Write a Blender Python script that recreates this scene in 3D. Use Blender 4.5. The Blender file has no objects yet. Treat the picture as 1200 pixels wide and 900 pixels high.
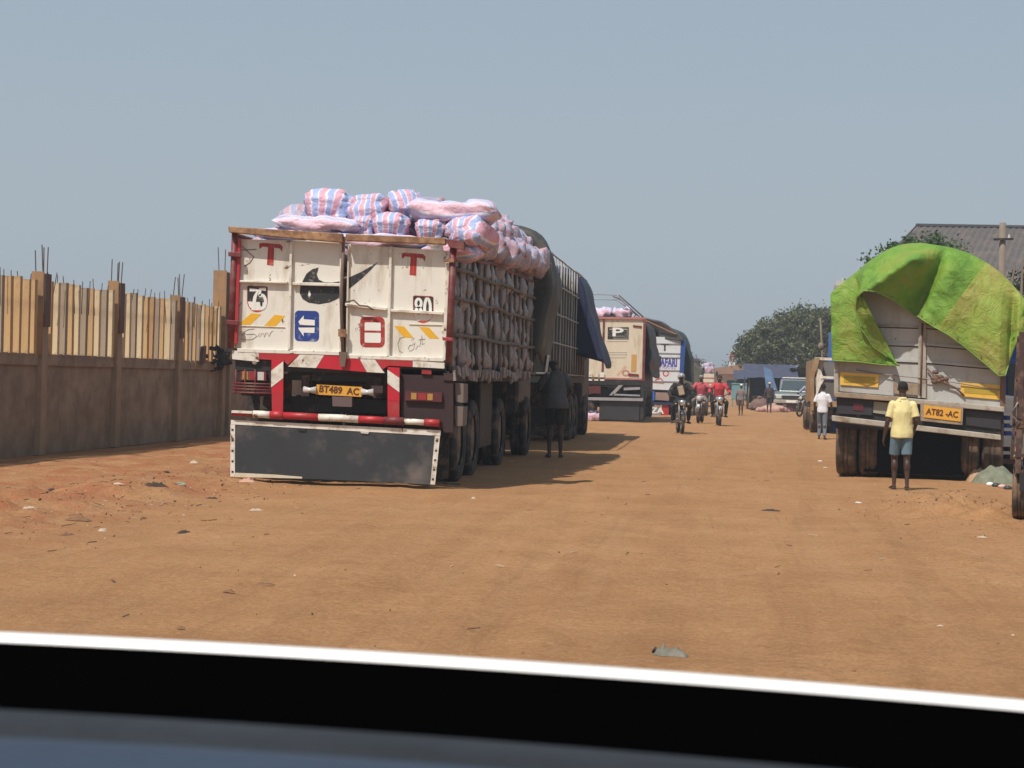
import bpy, bmesh, math, random
import numpy as np
from mathutils import Vector, Matrix, Euler, noise
random.seed(7)
rad = math.radians
S = bpy.context.scene
COL = S.collection
# ------------------------------------------------------------------ camera
CAM_H = 1.35
F_PX, ROLL = 2200.0, rad(1.5)
YAW, PITCH = rad(6.3009), rad(0.1657)
_fw = Vector((-math.sin(YAW) * math.cos(PITCH), math.cos(YAW) * math.cos(PITCH), -math.sin(PITCH)))
_r0 = Vector((math.cos(YAW), math.sin(YAW), 0)); _u0 = _r0.cross(_fw)
_R = _r0 * math.cos(ROLL) + _u0 * math.sin(ROLL); _U = -_r0 * math.sin(ROLL) + _u0 * math.cos(ROLL)
cam_d = bpy.data.cameras.new('camera'); cam = bpy.data.objects.new('camera', cam_d); COL.objects.link(cam)
cam.matrix_world = Matrix(((_R.x, _U.x, -_fw.x, 0), (_R.y, _U.y, -_fw.y, 0), (_R.z, _U.z, -_fw.z, CAM_H), (0, 0, 0, 1)))
cam_d.sensor_width = 36; cam_d.lens = F_PX / 1200 * 36
cam_d.clip_start = 0.05; cam_d.clip_end = 4000
cam_d.dof.use_dof = True; cam_d.dof.focus_distance = 27; cam_d.dof.aperture_fstop = 12
S.camera = cam
# ------------------------------------------------------------------ sky, sun, exposure
SUN_EL, SUN_AZ = rad(56.5), rad(210)          # azimuth clockwise from +Y: behind the camera, to the left
w = bpy.data.worlds.new("World"); S.world = w; w.use_nodes = True
nt = w.node_tree; bg = nt.nodes['Background']
sky = nt.nodes.new('ShaderNodeTexSky'); sky.sky_type = 'NISHITA'; sky.sun_disc = False
sky.sun_elevation = SUN_EL; sky.sun_rotation = SUN_AZ; sky.air_density = 1.3; sky.dust_density = 4.0; sky.ozone_density = 1.5
mixn = nt.nodes.new('ShaderNodeMix'); mixn.data_type = 'RGBA'; mixn.inputs[0].default_value = 0.80
# dust-haze veil over the whole sky, paler towards the horizon all round
wtc = nt.nodes.new('ShaderNodeTexCoord'); wsp = nt.nodes.new('ShaderNodeSeparateXYZ'); nt.links.new(wtc.outputs['Generated'], wsp.inputs[0])
wr = nt.nodes.new('ShaderNodeValToRGB'); nt.links.new(wsp.outputs[2], wr.inputs[0])
wr.color_ramp.elements[0].position = 0.0; wr.color_ramp.elements[0].color = (.560, .655, .740, 1)
wr.color_ramp.elements[1].position = 0.30; wr.color_ramp.elements[1].color = (.415, .520, .640, 1)
wm = nt.nodes.new('ShaderNodeVectorMath'); wm.operation = 'SCALE'; wm.inputs['Scale'].default_value = 10.0; nt.links.new(wr.outputs[0], wm.inputs[0]); nt.links.new(wm.outputs[0], mixn.inputs[7])
nt.links.new(sky.outputs[0], mixn.inputs[6]); nt.links.new(mixn.outputs[2], bg.inputs[0])
bg.inputs[1].default_value = 0.085
sd = bpy.data.lights.new('sun', 'SUN'); sun = bpy.data.objects.new('sun', sd); COL.objects.link(sun)
sd.energy = 4.3; sd.angle = rad(0.6); sd.color = (1.0, 0.94, 0.85)
to_sun = Vector((math.sin(SUN_AZ) * math.cos(SUN_EL), math.cos(SUN_AZ) * math.cos(SUN_EL), math.sin(SUN_EL)))
sun.rotation_euler = to_sun.to_track_quat('Z', 'Y').to_euler(); sun.location = (0, 0, 50)
S.view_settings.view_transform = 'Standard'; S.view_settings.look = 'None'
S.view_settings.gamma = 1; S.view_settings.exposure = 0.0
# ------------------------------------------------------------------ planning helpers
def G(px, py, z=0.0):
    d = _R * ((px - 600) / F_PX) - _U * ((py - 450) / F_PX) + _fw
    t = (z - CAM_H) / d.z
    return Vector((d.x * t, d.y * t, z))
def H(px, py, Y):
    d = _R * ((px - 600) / F_PX) - _U * ((py - 450) / F_PX) + _fw
    t = Y / d.y
    return Vector((d.x * t, Y, CAM_H + d.z * t))
# ------------------------------------------------------------------ materials
MATS = {}
def _n(nt, t, **k):
    n = nt.nodes.new(t)
    for a, b in k.items(): setattr(n, a, b)
    return n
def ramp(nt, src, stops, interp='LINEAR'):
    r = _n(nt, 'ShaderNodeValToRGB'); r.color_ramp.interpolation = interp
    e = r.color_ramp.elements
    while len(e) < len(stops): e.new(0.5)
    for i, (p, c) in enumerate(stops):
        e[i].position = p; e[i].color = (*c, 1) if len(c) == 3 else c
    nt.links.new(src, r.inputs[0]); return r.outputs[0]
def mixc(nt, fac, a, b, mode='MIX'):
    m = _n(nt, 'ShaderNodeMix', data_type='RGBA', blend_type=mode)
    for s, v in ((0, fac), (6, a), (7, b)):
        if hasattr(v, 'links'): nt.links.new(v, m.inputs[s])
        elif isinstance(v, (int, float)): m.inputs[s].default_value = v
        else: m.inputs[s].default_value = (*v, 1) if len(v) == 3 else v
    return m.outputs[2]
def noisen(nt, vec, scale, detail=4, rough=.55, dist=0):
    n = _n(nt, 'ShaderNodeTexNoise'); n.inputs['Scale'].default_value = scale; n.inputs['Detail'].default_value = detail
    n.inputs['Roughness'].default_value = rough; n.inputs['Distortion'].default_value = dist
    nt.links.new(vec, n.inputs['Vector']); return n.outputs[0]
def start(name):
    m = bpy.data.materials.new(name); m.use_nodes = True; nt = m.node_tree
    return m, nt, nt.nodes['Principled BSDF'], _n(nt, 'ShaderNodeTexCoord').outputs['Object']
def stretch(nt, vec, s):
    mp = _n(nt, 'ShaderNodeMapping'); mp.inputs['Scale'].default_value = s; nt.links.new(vec, mp.inputs[0]); return mp.outputs[0]
def bumpn(nt, bsdf, h, strength=.3, dist=.02):
    b = _n(nt, 'ShaderNodeBump'); b.inputs['Strength'].default_value = strength; b.inputs['Distance'].default_value = dist
    nt.links.new(h, b.inputs['Height']); nt.links.new(b.outputs[0], bsdf.inputs['Normal'])
def mat(name, col, rough=.6, metal=0, var=.18, scale=2.5, dirt=None, dirt_amt=.0, dirt_scale=4, rust=0, bump=.15, bscale=25, streak=False, spec=.5):
    if name in MATS: return MATS[name]
    m, nt, b, oc = start(name)
    n1 = noisen(nt, oc, scale, 5)
    c = mixc(nt, n1, [x * (1 - var * 1.6) for x in col], [min(1, x * (1 + var * 1.3)) for x in col])
    if dirt:
        v = stretch(nt, oc, (1, 1, .22)) if streak else oc
        dn = noisen(nt, v, dirt_scale, 6, .65)
        f = ramp(nt, dn, [(.60 - dirt_amt * .35, (0, 0, 0)), (.78 - dirt_amt * .25, (.85, .85, .85))])
        c = mixc(nt, f, c, dirt)
    if rust:
        rn = noisen(nt, oc, 6.5, 8, .7, .4)
        f = ramp(nt, rn, [(.70 - rust * .18, (0, 0, 0)), (.74 - rust * .18, (1, 1, 1))])
        c = mixc(nt, f, c, (.13, .055, .025))
    nt.links.new(c, b.inputs['Base Color'])
    b.inputs['Roughness'].default_value = rough; b.inputs['Metallic'].default_value = metal
    b.inputs['Specular IOR Level'].default_value = spec
    if bump: bumpn(nt, b, noisen(nt, oc, bscale, 4), bump, .01)
    MATS[name] = m; return m
DUST = (.33, .20, .115)
white_paint = mat('white_paint', (.74, .71, .63), .5, dirt=(.46, .38, .28), dirt_amt=.22, dirt_scale=4.5, rust=.46, streak=True, var=.07)
white_frame = mat('white_frame', (.74, .70, .62), .5, dirt=(.35, .25, .15), dirt_amt=.3, dirt_scale=7, rust=.5, var=.08)
cream_paint = mat('cream_paint', (.66, .58, .44), .55, dirt=(.40, .30, .18), dirt_amt=.25, dirt_scale=3, rust=.35, streak=True, var=.08)
red_paint = mat('red_paint', (.42, .022, .03), .45, dirt=(.25, .10, .07), dirt_amt=.25, dirt_scale=6, var=.2, rust=.2)
dark_red = mat('dark_red', (.16, .022, .026), .55, dirt=(.20, .12, .08), dirt_amt=.3, dirt_scale=6, var=.25, rust=.3)
bright_red = mat('bright_red', (.50, .015, .03), .4, var=.12, rust=.1)
rail_wood = mat('rail_rust_yellow', (.44, .25, .12), .7, dirt=(.16, .07, .035), dirt_amt=.75, dirt_scale=9, rust=.6, var=.3)
steel_dark = mat('steel_dark', (.020, .018, .018), .6, dirt=DUST, dirt_amt=.0, dirt_scale=5, var=.3)
chassis_m = mat('chassis_paint', (.045, .022, .020), .65, dirt=DUST, dirt_amt=.12, dirt_scale=5, var=.3)
black_sheet = mat('black_sheet', (.036, .041, .048), .5, dirt=(.17, .14, .12), dirt_amt=.22, dirt_scale=1.6, var=.4, scale=1.4, bump=.2, bscale=4)
rubber = mat('rubber', (.028, .026, .025), .85, dirt=(.20, .13, .085), dirt_amt=.3, dirt_scale=6, var=.2, bump=.3)
rubber_dusty = mat('rubber_dusty', (.075, .055, .042), .9, dirt=(.24, .15, .09), dirt_amt=.5, dirt_scale=5, var=.25, bump=.3)
rim_m = mat('rim_metal', (.16, .12, .10), .6, .3, dirt=DUST, dirt_amt=.4, dirt_scale=7)
rack_m = mat('rack_grey_brown', (.125, .10, .085), .7, dirt=(.24, .17, .12), dirt_amt=.3, dirt_scale=8, rust=.4, var=.3)
rack_dark = mat('rack_dark', (.09, .08, .075), .7, dirt=(.2, .15, .11), dirt_amt=.3, dirt_scale=8, var=.3)
chrome = mat('chrome', (.7, .7, .7), .25, .9, var=.05, bump=0)
plate_m = mat('plate_amber', (.72, .36, .045), .45, var=.12, dirt=(.4, .25, .1), dirt_amt=.2, dirt_scale=12)
plate_y = mat('plate_yellow', (.78, .47, .07), .45, var=.1, dirt=(.4, .25, .1), dirt_amt=.15, dirt_scale=9)
refl_m = mat('reflector_ochre', (.44, .32, .04), .4, var=.15, scale=8, dirt=(.3, .2, .08), dirt_amt=.2)
ink = mat('black_ink', (.022, .022, .024), .5, var=.3, scale=5, bump=0, dirt=(.45, .40, .33), dirt_amt=.16, dirt_scale=16)
ink_plate = mat('ink_plate', (.10, .03, .01), .5, var=.1, bump=0)
w_ink = mat('white_ink', (.78, .77, .72), .5, var=.05, bump=0)
r_ink = mat('red_ink', (.36, .03, .026), .5, var=.25, bump=0, dirt=(.55, .42, .34), dirt_amt=.16, dirt_scale=13)
r_ink2 = mat('vermilion_ink', (.55, .05, .025), .5, var=.15, bump=0)
b_ink = mat('blue_ink', (.018, .05, .25), .4, var=.25, bump=0, dirt=(.5, .48, .44), dirt_amt=.10, dirt_scale=15)
y_ink = mat('yellow_ink', (.78, .42, .02), .45, var=.1, bump=0, dirt=(.5, .42, .3), dirt_amt=.1, dirt_scale=12)
pencil = mat('pencil_ink', (.20, .19, .17), .7, var=.1, bump=0)
lens_red = mat('lens_red', (.30, .03, .03), .2, var=.1, bump=0)
lens_amber = mat('lens_amber', (.40, .22, .06), .2, var=.1, bump=0)
lens_white = mat('lens_white', (.55, .53, .50), .15, var=.05, bump=0)
grey_steel = mat('grey_tailgate', (.46, .46, .44), .55, dirt=(.30, .24, .17), dirt_amt=.22, dirt_scale=2.5, rust=.3, streak=True, var=.15)
grey_light = mat('grey_bumper', (.40, .36, .30), .6, dirt=(.22, .14, .08), dirt_amt=.35, dirt_scale=6, rust=.3, var=.15)
glass_dark = mat('glass_dark', (.02, .025, .03), .08, var=.1, bump=0)
blue_tarp = mat('blue_tarp', (.013, .020, .066), .6, var=.3, scale=1.5, dirt=(.05, .05, .09), dirt_amt=.1, bump=.4, bscale=5)
grey_tarp = mat('grey_green_tarp', (.055, .055, .048), .65, var=.35, scale=1.2, dirt=(.16, .13, .10), dirt_amt=.25, dirt_scale=2, bump=.5, bscale=5)
slate_tarp = mat('slate_tarp', (.075, .078, .085), .65, var=.35, scale=1.2, dirt=(.3, .2, .14), dirt_amt=.08, dirt_scale=1.5, bump=.5, bscale=4)
dkgreen_tarp = mat('dark_green_tarp', (.030, .048, .040), .65, var=.3, scale=1, bump=.5, bscale=4)
concrete = mat('wall_concrete', (.37, .285, .200), .85, var=.30, scale=1.6, dirt=(.21, .155, .105), dirt_amt=.55, dirt_scale=2.2, streak=False, bump=.6, bscale=30)
concrete_l = mat('post_concrete', (.38, .28, .19), .85, var=.25, scale=3, bump=.5, bscale=30)
rebar_m = mat('rebar', (.10, .06, .045), .8, var=.3)
skin = mat('skin', (.060, .030, .020), .5, var=.1, bump=.05)
hair = mat('hair', (.010, .009, .009), .9, var=.1, bump=.4, bscale=180)
def plank_mat(name, col):
    m, nt, b, oc = start(name)
    v = stretch(nt, oc, (14, 14, 1.2)); n = noisen(nt, v, 1.5, 6, .6)
    c = mixc(nt, n, [x * .62 for x in col], [x * 1.25 for x in col])
    c = mixc(nt, ramp(nt, noisen(nt, oc, 3.1, 4), [(.5, (0, 0, 0)), (.72, (.7, .7, .7))]), c, (.19, .125, .075))
    nt.links.new(c, b.inputs['Base Color']); b.inputs['Roughness'].default_value = .8; bumpn(nt, b, n, .3, .01)
    return m
planks_m = [plank_mat('plank_orange', (.56, .36, .17)), plank_mat('plank_pale', (.66, .52, .32)), plank_mat('plank_grey', (.36, .28, .20)), plank_mat('plank_brown', (.46, .27, .12))]
form_m = plank_mat('formwork', (.36, .21, .10)); form_dark = plank_mat('formwork_dark', (.17, .085, .06))
def sack_mat(name, pink, blue, white, n=6, dirty=0.0):
    m, nt, b, oc = start(name)
    uv = _n(nt, 'ShaderNodeTexCoord').outputs['UV']; sep = _n(nt, 'ShaderNodeSeparateXYZ'); nt.links.new(uv, sep.inputs[0])
    wob = noisen(nt, oc, 2.5, 3)
    ma = _n(nt, 'ShaderNodeMath', operation='MULTIPLY_ADD'); nt.links.new(wob, ma.inputs[0]); ma.inputs[1].default_value = .05; nt.links.new(sep.outputs[0], ma.inputs[2])
    mu = _n(nt, 'ShaderNodeMath', operation='MULTIPLY'); nt.links.new(ma.outputs[0], mu.inputs[0]); mu.inputs[1].default_value = n
    fr = _n(nt, 'ShaderNodeMath', operation='FRACT'); nt.links.new(mu.outputs[0], fr.inputs[0])
    c = ramp(nt, fr.outputs[0], [(0, white), (.06, pink), (.40, pink), (.46, white), (.55, blue), (.86, blue), (.93, white)])
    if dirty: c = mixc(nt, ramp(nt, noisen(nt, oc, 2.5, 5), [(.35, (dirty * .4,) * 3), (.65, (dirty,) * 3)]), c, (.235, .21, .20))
    nt.links.new(c, b.inputs['Base Color']); b.inputs['Roughness'].default_value = .45
    v = stretch(nt, oc, (1, 1, 1)); bumpn(nt, b, noisen(nt, v, 7, 5, .6, .5), .7, .05)
    return m
sack_a = sack_mat('sack_striped', (.68, .36, .45), (.36, .43, .70), (.74, .71, .80), 7)
sack_b = sack_mat('sack_pinkish', (.70, .46, .55), (.52, .52, .74), (.72, .69, .78), 7)
sack_c = sack_mat('sack_dirty', (.50, .38, .38), (.38, .36, .44), (.50, .45, .44), 6, .92)
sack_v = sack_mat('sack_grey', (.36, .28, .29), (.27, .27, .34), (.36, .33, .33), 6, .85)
sack_d = sack_mat('sack_dusty_pink', (.56, .34, .42), (.38, .38, .56), (.58, .52, .58), 6, .3)
def green_tarp_mat():
    m, nt, b, oc = start('green_tarp')
    n = noisen(nt, oc, 1.6, 5, .6, .6)
    c = ramp(nt, n, [(.3, (.10, .27, .025)), (.5, (.22, .42, .045)), (.68, (.34, .40, .06))])
    uv = _n(nt, 'ShaderNodeTexCoord').outputs['UV']; sep = _n(nt, 'ShaderNodeSeparateXYZ'); nt.links.new(uv, sep.inputs[0])
    wob = noisen(nt, oc, 2.2, 4)
    f1 = ramp(nt, sep.outputs[0], [(.0, (0, 0, 0)), (.597, (0, 0, 0)), (.603, (1, 1, 1)), (1, (1, 1, 1))])
    c2 = ramp(nt, wob, [(.35, (.30, .46, .06)), (.52, (.38, .45, .075)), (.66, (.43, .41, .10))])
    c = mixc(nt, f1, c, c2)
    f3 = ramp(nt, noisen(nt, oc, 1.4, 9, .74), [(.54, (0, 0, 0)), (.68, (.38, .38, .38))])
    c = mixc(nt, f3, c, (.37, .37, .11))
    nt.links.new(c, b.inputs['Base Color']); b.inputs['Roughness'].default_value = .5
    bumpn(nt, b, noisen(nt, oc, 6, 9, .68, 1.2), .9, .06)
    # woven plastic lets a little light through
    out = nt.nodes['Material Output']; tr = _n(nt, 'ShaderNodeBsdfTranslucent'); nt.links.new(c, tr.inputs[0])
    ms = _n(nt, 'ShaderNodeMixShader'); ms.inputs[0].default_value = .22
    nt.links.new(b.outputs[0], ms.inputs[1]); nt.links.new(tr.outputs[0], ms.inputs[2]); nt.links.new(ms.outputs[0], out.inputs[0])
    return m
green_tarp = green_tarp_mat()
def _mth(nt, op, a, b=None, c_=None):
    n = _n(nt, 'ShaderNodeMath', operation=op)
    for i, v in enumerate((a, b, c_)):
        if v is None: continue
        if hasattr(v, 'links'): nt.links.new(v, n.inputs[i])
        else: n.inputs[i].default_value = v
    return n.outputs[0]
def ground_mat():
    m, nt, b, oc = start('laterite_earth')
    big = noisen(nt, oc, .10, 5, .6); mid = noisen(nt, oc, .9, 6, .6); fine = noisen(nt, oc, 14, 5, .7)
    c = ramp(nt, big, [(.3, (.415, .214, .094)), (.55, (.450, .243, .112)), (.75, (.485, .272, .130))])
    c = mixc(nt, ramp(nt, mid, [(.35, (.7, .7, .7)), (.65, (0, 0, 0))]), c, (.325, .160, .068))
    tr = noisen(nt, stretch(nt, oc, (2.6, .10, 1)), 1.0, 5, .6, .3)       # long wheel-polished bands
    c = mixc(nt, ramp(nt, tr, [(.50, (0, 0, 0)), (.66, (.34, .34, .34))]), c, (.44, .258, .132))
    tr2 = noisen(nt, stretch(nt, oc, (9, .35, 1)), 1.0, 4, .6, .2)
    c = mixc(nt, ramp(nt, tr2, [(.56, (0, 0, 0)), (.70, (.32, .32, .32))]), c, (.26, .125, .058))
    # redder soil beside the wall
    sep = _n(nt, 'ShaderNodeSeparateXYZ'); nt.links.new(oc, sep.inputs[0])
    mr = _n(nt, 'ShaderNodeMapRange'); mr.inputs[1].default_value = -4.6; mr.inputs[2].default_value = -6.4
    wob = noisen(nt, oc, .6, 5); ad = _n(nt, 'ShaderNodeMath', operation='MULTIPLY_ADD'); nt.links.new(wob, ad.inputs[0]); ad.inputs[1].default_value = 2.6
    sb = _n(nt, 'ShaderNodeMath', operation='SUBTRACT'); nt.links.new(sep.outputs[0], sb.inputs[0]); sb.inputs[1].default_value = 1.3
    nt.links.new(sb.outputs[0], ad.inputs[2]); nt.links.new(ad.outputs[0], mr.inputs[0])
    redn = noisen(nt, oc, 1.3, 5, .65)
    f = mixc(nt, 1.0, ramp(nt, redn, [(.43, (0, 0, 0)), (.60, (.85, .85, .85))]), mr.outputs[0], 'MULTIPLY')
    c = mixc(nt, f, c, (.33, .105, .050))
    c = mixc(nt, ramp(nt, fine, [(.3, (.6, .6, .6)), (.55, (0, 0, 0))]), c, (.30, .150, .066))
    f2 = noisen(nt, stretch(nt, oc, (1, .6, 1)), 38, 4, .75); c = mixc(nt, ramp(nt, f2, [(.34, (.5, .5, .5)), (.48, (0, 0, 0))]), c, (.26, .128, .056)); c = mixc(nt, ramp(nt, f2, [(.52, (0, 0, 0)), (.68, (.5, .5, .5))]), c, (.52, .32, .17))
    m3 = noisen(nt, oc, 3.2, 6, .7); c = mixc(nt, ramp(nt, m3, [(.54, (0, 0, 0)), (.66, (.35, .35, .35))]), c, (.26, .120, .050))
    # tyre tread prints pressed into the dust
    mth = lambda op, a, b=None, c_=None: _mth(nt, op, a, b, c_)
    tread = None
    for x0, a_, k in ((1.25, .010, .0035), (2.75, .012, .0035), (-.55, -.006, -.002), (-2.35, -.004, -.002), (.35, .05, .0), (-1.3, .06, .0)):
        yy = mth('SUBTRACT', sep.outputs[1], 14.0); cv = mth('MULTIPLY_ADD', mth('MULTIPLY', yy, yy), k, mth('MULTIPLY_ADD', yy, a_, x0))
        u = mth('ABSOLUTE', mth('SUBTRACT', sep.outputs[0], mth('MULTIPLY_ADD', noisen(nt, oc, .35, 2), .5, cv)))
        msk = ramp(nt, u, [(.0, (1, 1, 1)), (.10, (1, 1, 1)), (.14, (0, 0, 0))])
        wv = mth('SINE', mth('MULTIPLY_ADD', u, 55.0, mth('MULTIPLY', sep.outputs[1], 42.0)))
        pat = mth('MULTIPLY', msk, mth('MULTIPLY_ADD', wv, .35, .5)); tread = pat if tread is None else mth('MAXIMUM', tread, pat)
    brk = ramp(nt, noisen(nt, oc, .7, 5, .7), [(.40, (0, 0, 0)), (.55, (1, 1, 1))]); tread = mth('MULTIPLY', tread, brk)
    c = mixc(nt, mth('MULTIPLY', tread, .36), c, (.25, .120, .052))
    gl = noisen(nt, oc, 55, 2, .5)
    c = mixc(nt, ramp(nt, gl, [(.72, (0, 0, 0)), (.76, (.6, .6, .6))]), c, (.56, .42, .29))
    dk = noisen(nt, oc, 30, 3, .6)
    c = mixc(nt, ramp(nt, dk, [(.70, (0, 0, 0)), (.74, (.7, .7, .7))]), c, (.14, .07, .04))
    nt.links.new(c, b.inputs['Base Color']); b.inputs['Roughness'].default_value = .95; b.inputs['Specular IOR Level'].default_value = .15
    bumpn(nt, b, noisen(nt, oc, 5, 10, .74), 1.0, .05)
    return m
# ------------------------------------------------------------------ mesh helpers
class MB:
    def __init__(s, shear=0.0): s.v = []; s.f = []; s.m = []; s.uv = None; s.sh = shear
    def add(s, vs, fs, mi=0):
        o = len(s.v); s.v += [tuple(p) for p in vs]; s.f += [tuple(i + o for i in f) for f in fs]; s.m += [mi] * len(fs); return s
    def box(s, x0, x1, y0, y1, z0, z1, mi=0):
        return s.add([(x, y, z) for x in (x0, x1) for y in (y0, y1) for z in (z0, z1)],
              [(0, 1, 3, 2), (4, 6, 7, 5), (0, 4, 5, 1), (2, 3, 7, 6), (0, 2, 6, 4), (1, 5, 7, 3)], mi)
    def obox(s, c, size, eul=(0, 0, 0), mi=0):
        R = Euler(eul).to_matrix(); c = Vector(c); h = [d / 2 for d in size]
        return s.add([c + R @ Vector((x * h[0], y * h[1], z * h[2])) for x in (-1, 1) for y in (-1, 1) for z in (-1, 1)],
              [(0, 1, 3, 2), (4, 6, 7, 5), (0, 4, 5, 1), (2, 3, 7, 6), (0, 2, 6, 4), (1, 5, 7, 3)], mi)
    def bar(s, p, q, a, b=None, mi=0, up=(0, 0, 1)):
        p, q = Vector(p), Vector(q); d = (q - p).normalized(); u = Vector(up)
        if abs(d.dot(u)) > .98: u = Vector((0, 1, 0))
        sx = d.cross(u).normalized(); sz = sx.cross(d); b = b or a
        vs = [e + sx * i * a / 2 + sz * j * b / 2 for e in (p, q) for i, j in ((-1, -1), (1, -1), (1, 1), (-1, 1))]
        return s.add(vs, [(3, 2, 1, 0), (4, 5, 6, 7), (0, 1, 5, 4), (1, 2, 6, 5), (2, 3, 7, 6), (3, 0, 4, 7)], mi)
    def tube(s, pts, r, n=8, mi=0, cap=True, flat=1.0, up=(0, 0, 1)):
        pts = [Vector(p) for p in pts]; rs = r if isinstance(r, (list, tuple)) else [r] * len(pts)
        rings = []
        for i, p in enumerate(pts):
            d = (pts[min(i + 1, len(pts) - 1)] - pts[max(i - 1, 0)]).normalized(); u = Vector(up)
            if abs(d.dot(u)) > .95: u = Vector((0, 1, 0)) if abs(d.y) < .9 else Vector((1, 0, 0))
            a = d.cross(u).normalized(); b = a.cross(d)
            rr = rs[i] if isinstance(rs[i], (tuple, list)) else (rs[i], rs[i] * flat)
            rings.append([p + a * math.cos(t) * rr[0] + b * math.sin(t) * rr[1] for t in [2 * math.pi * k / n for k in range(n)]])
        vs = [v for g in rings for v in g]
        fs = [(i * n + k, i * n + (k + 1) % n, (i + 1) * n + (k + 1) % n, (i + 1) * n + k) for i in range(len(pts) - 1) for k in range(n)]
        if cap: fs += [tuple(range(n))[::-1], tuple((len(pts) - 1) * n + k for k in range(n))]
        return s.add(vs, fs, mi)
    def ell(s, c, r, n=10, m=7, mi=0, R=None):
        c = Vector(c); vs = []
        r = r if isinstance(r, (tuple, list)) else (r, r, r)
        for i in range(m + 1):
            t = math.pi * i / m
            for k in range(n):
                a = 2 * math.pi * k / n; v = Vector((r[0] * math.sin(t) * math.cos(a), r[1] * math.sin(t) * math.sin(a), r[2] * math.cos(t)))
                vs.append(c + (R @ v if R else v))
        fs = [(i * n + k, (i + 1) * n + k, (i + 1) * n + (k + 1) % n, i * n + (k + 1) % n) for i in range(m) for k in range(n)]
        return s.add(vs, fs, mi)
    def lathe(s, c, axis, prof, n=24, mi=0):       # prof: (r, h) along axis
        ax = Vector(axis).normalized(); u = Vector((0, 0, 1)) if abs(ax.z) < .9 else Vector((0, 1, 0))
        a = ax.cross(u).normalized(); b = ax.cross(a); c = Vector(c)
        vs = [c + ax * h + a * math.cos(2 * math.pi * k / n) * r + b * math.sin(2 * math.pi * k / n) * r for r, h in prof for k in range(n)]
        fs = [(i * n + k, i * n + (k + 1) % n, (i + 1) * n + (k + 1) % n, (i + 1) * n + k) for i in range(len(prof) - 1) for k in range(n)]
        return s.add(vs, fs, mi)
    def prism(s, poly, y0, y1, mi=0):              # poly in x,z ; extruded along y
        n = len(poly)
        vs = [(x, y0, z) for x, z in poly] + [(x, y1, z) for x, z in poly]
        return s.add(vs, [tuple(range(n)), tuple(range(2 * n - 1, n - 1, -1))] + [(i, i + n, (i + 1) % n + n, (i + 1) % n) for i in range(n)], mi)
    def prism_x(s, poly, x0, x1, mi=0):            # poly in y,z ; extruded along x
        n = len(poly)
        vs = [(x0, y, z) for y, z in poly] + [(x1, y, z) for y, z in poly]
        return s.add(vs, [tuple(range(n)), tuple(range(2 * n - 1, n - 1, -1))] + [(i, i + n, (i + 1) % n + n, (i + 1) % n) for i in range(n)], mi)
    def grid(s, P, mi=0):                          # P[row][col]
        r, c = len(P), len(P[0])
        return s.add([p for row in P for p in row], [(i * c + j, i * c + j + 1, (i + 1) * c + j + 1, (i + 1) * c + j) for i in range(r - 1) for j in range(c - 1)], mi)
    def mesh(s, name, mats, smooth=False):
        me = bpy.data.meshes.new(name); vs = s.v
        if s.sh: vs = [(x, y, z - s.sh * x) for x, y, z in vs]
        me.from_pydata(vs, [], s.f)
        for q in (mats if isinstance(mats, (list, tuple)) else [mats]): me.materials.append(q)
        me.polygons.foreach_set('material_index', s.m)
        bm = bmesh.new(); bm.from_mesh(me); bmesh.ops.recalc_face_normals(bm, faces=bm.faces); bm.to_mesh(me); bm.free()
        if smooth: me.polygons.foreach_set('use_smooth', [True] * len(me.polygons))
        me.update(); return me
    def build(s, name, mats, parent=None, smooth=False, bevel=0, label=None, stuff=False):
        o = bpy.data.objects.new(name, s.mesh(name, mats, smooth)); COL.objects.link(o)
        if parent: o.parent = parent
        if bevel: b = o.modifiers.new('bevel', 'BEVEL'); b.width = bevel; b.segments = 2; b.limit_method = 'ANGLE'
        if label: o['label'] = label
        if stuff: o['kind'] = 'stuff'
        return o
def tag(o, label, cat, group=None):
    o['label'] = label; o['category'] = cat
    if group: o['group'] = group
    return o
def thing(name, label, cat, loc=(0, 0, 0), rz=0, group=None):
    o = bpy.data.objects.new(name, None); COL.objects.link(o); o.location = loc; o.rotation_euler = (0, 0, rz); o.empty_display_size = .2
    return tag(o, label, cat, group)
def inst(name, me, parent=None, loc=None, rot=None, scale=None):
    o = bpy.data.objects.new(name, me); COL.objects.link(o)
    if parent: o.parent = parent
    if loc is not None: o.location = loc
    if rot is not None: o.rotation_euler = rot
    if scale is not None: o.scale = scale
    return o
def copy_tree(o, parent=None, kids=None):
    c = o.copy(); COL.objects.link(c); c.parent = parent
    for ch in o.children: copy_tree(ch, c)
    return c
def text_mesh(body, size, m, name='lettering', shear=0, squeeze=1.0, bold=0.0):
    cu = bpy.data.curves.new('lettering', 'FONT'); cu.body = body; cu.size = size; cu.align_x = 'CENTER'; cu.align_y = 'CENTER'
    cu.shear = shear; cu.offset = bold; cu.extrude = .0015; cu.resolution_u = 3
    o = bpy.data.objects.new('lettering', cu); COL.objects.link(o)
    me = bpy.data.meshes.new_from_object(o.evaluated_get(bpy.context.evaluated_depsgraph_get()))
    bpy.data.objects.remove(o); me.name = name; me.materials.clear(); me.materials.append(m)
    me.transform(Matrix.Diagonal((squeeze, 1, 1, 1)))
    return me
def put_text(body, size, m, parent, x, y, z, name='lettering', squeeze=1.0, shear_ang=0, tilt=0.0, bold=0.0, ry=0.0):
    me = text_mesh(body, size, m, name, shear_ang, squeeze, bold)
    o = inst(name, me, parent, (x, y, z), None); o.rotation_mode = 'XYZ'; o.rotation_euler = (rad(90), tilt, ry)   # faces -Y
    return o
def fbm(x, y, seed=0, octv=4):
    return noise.fractal(Vector((x, y, seed * 7.3)), 1.0, 2.0, octv)
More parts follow.
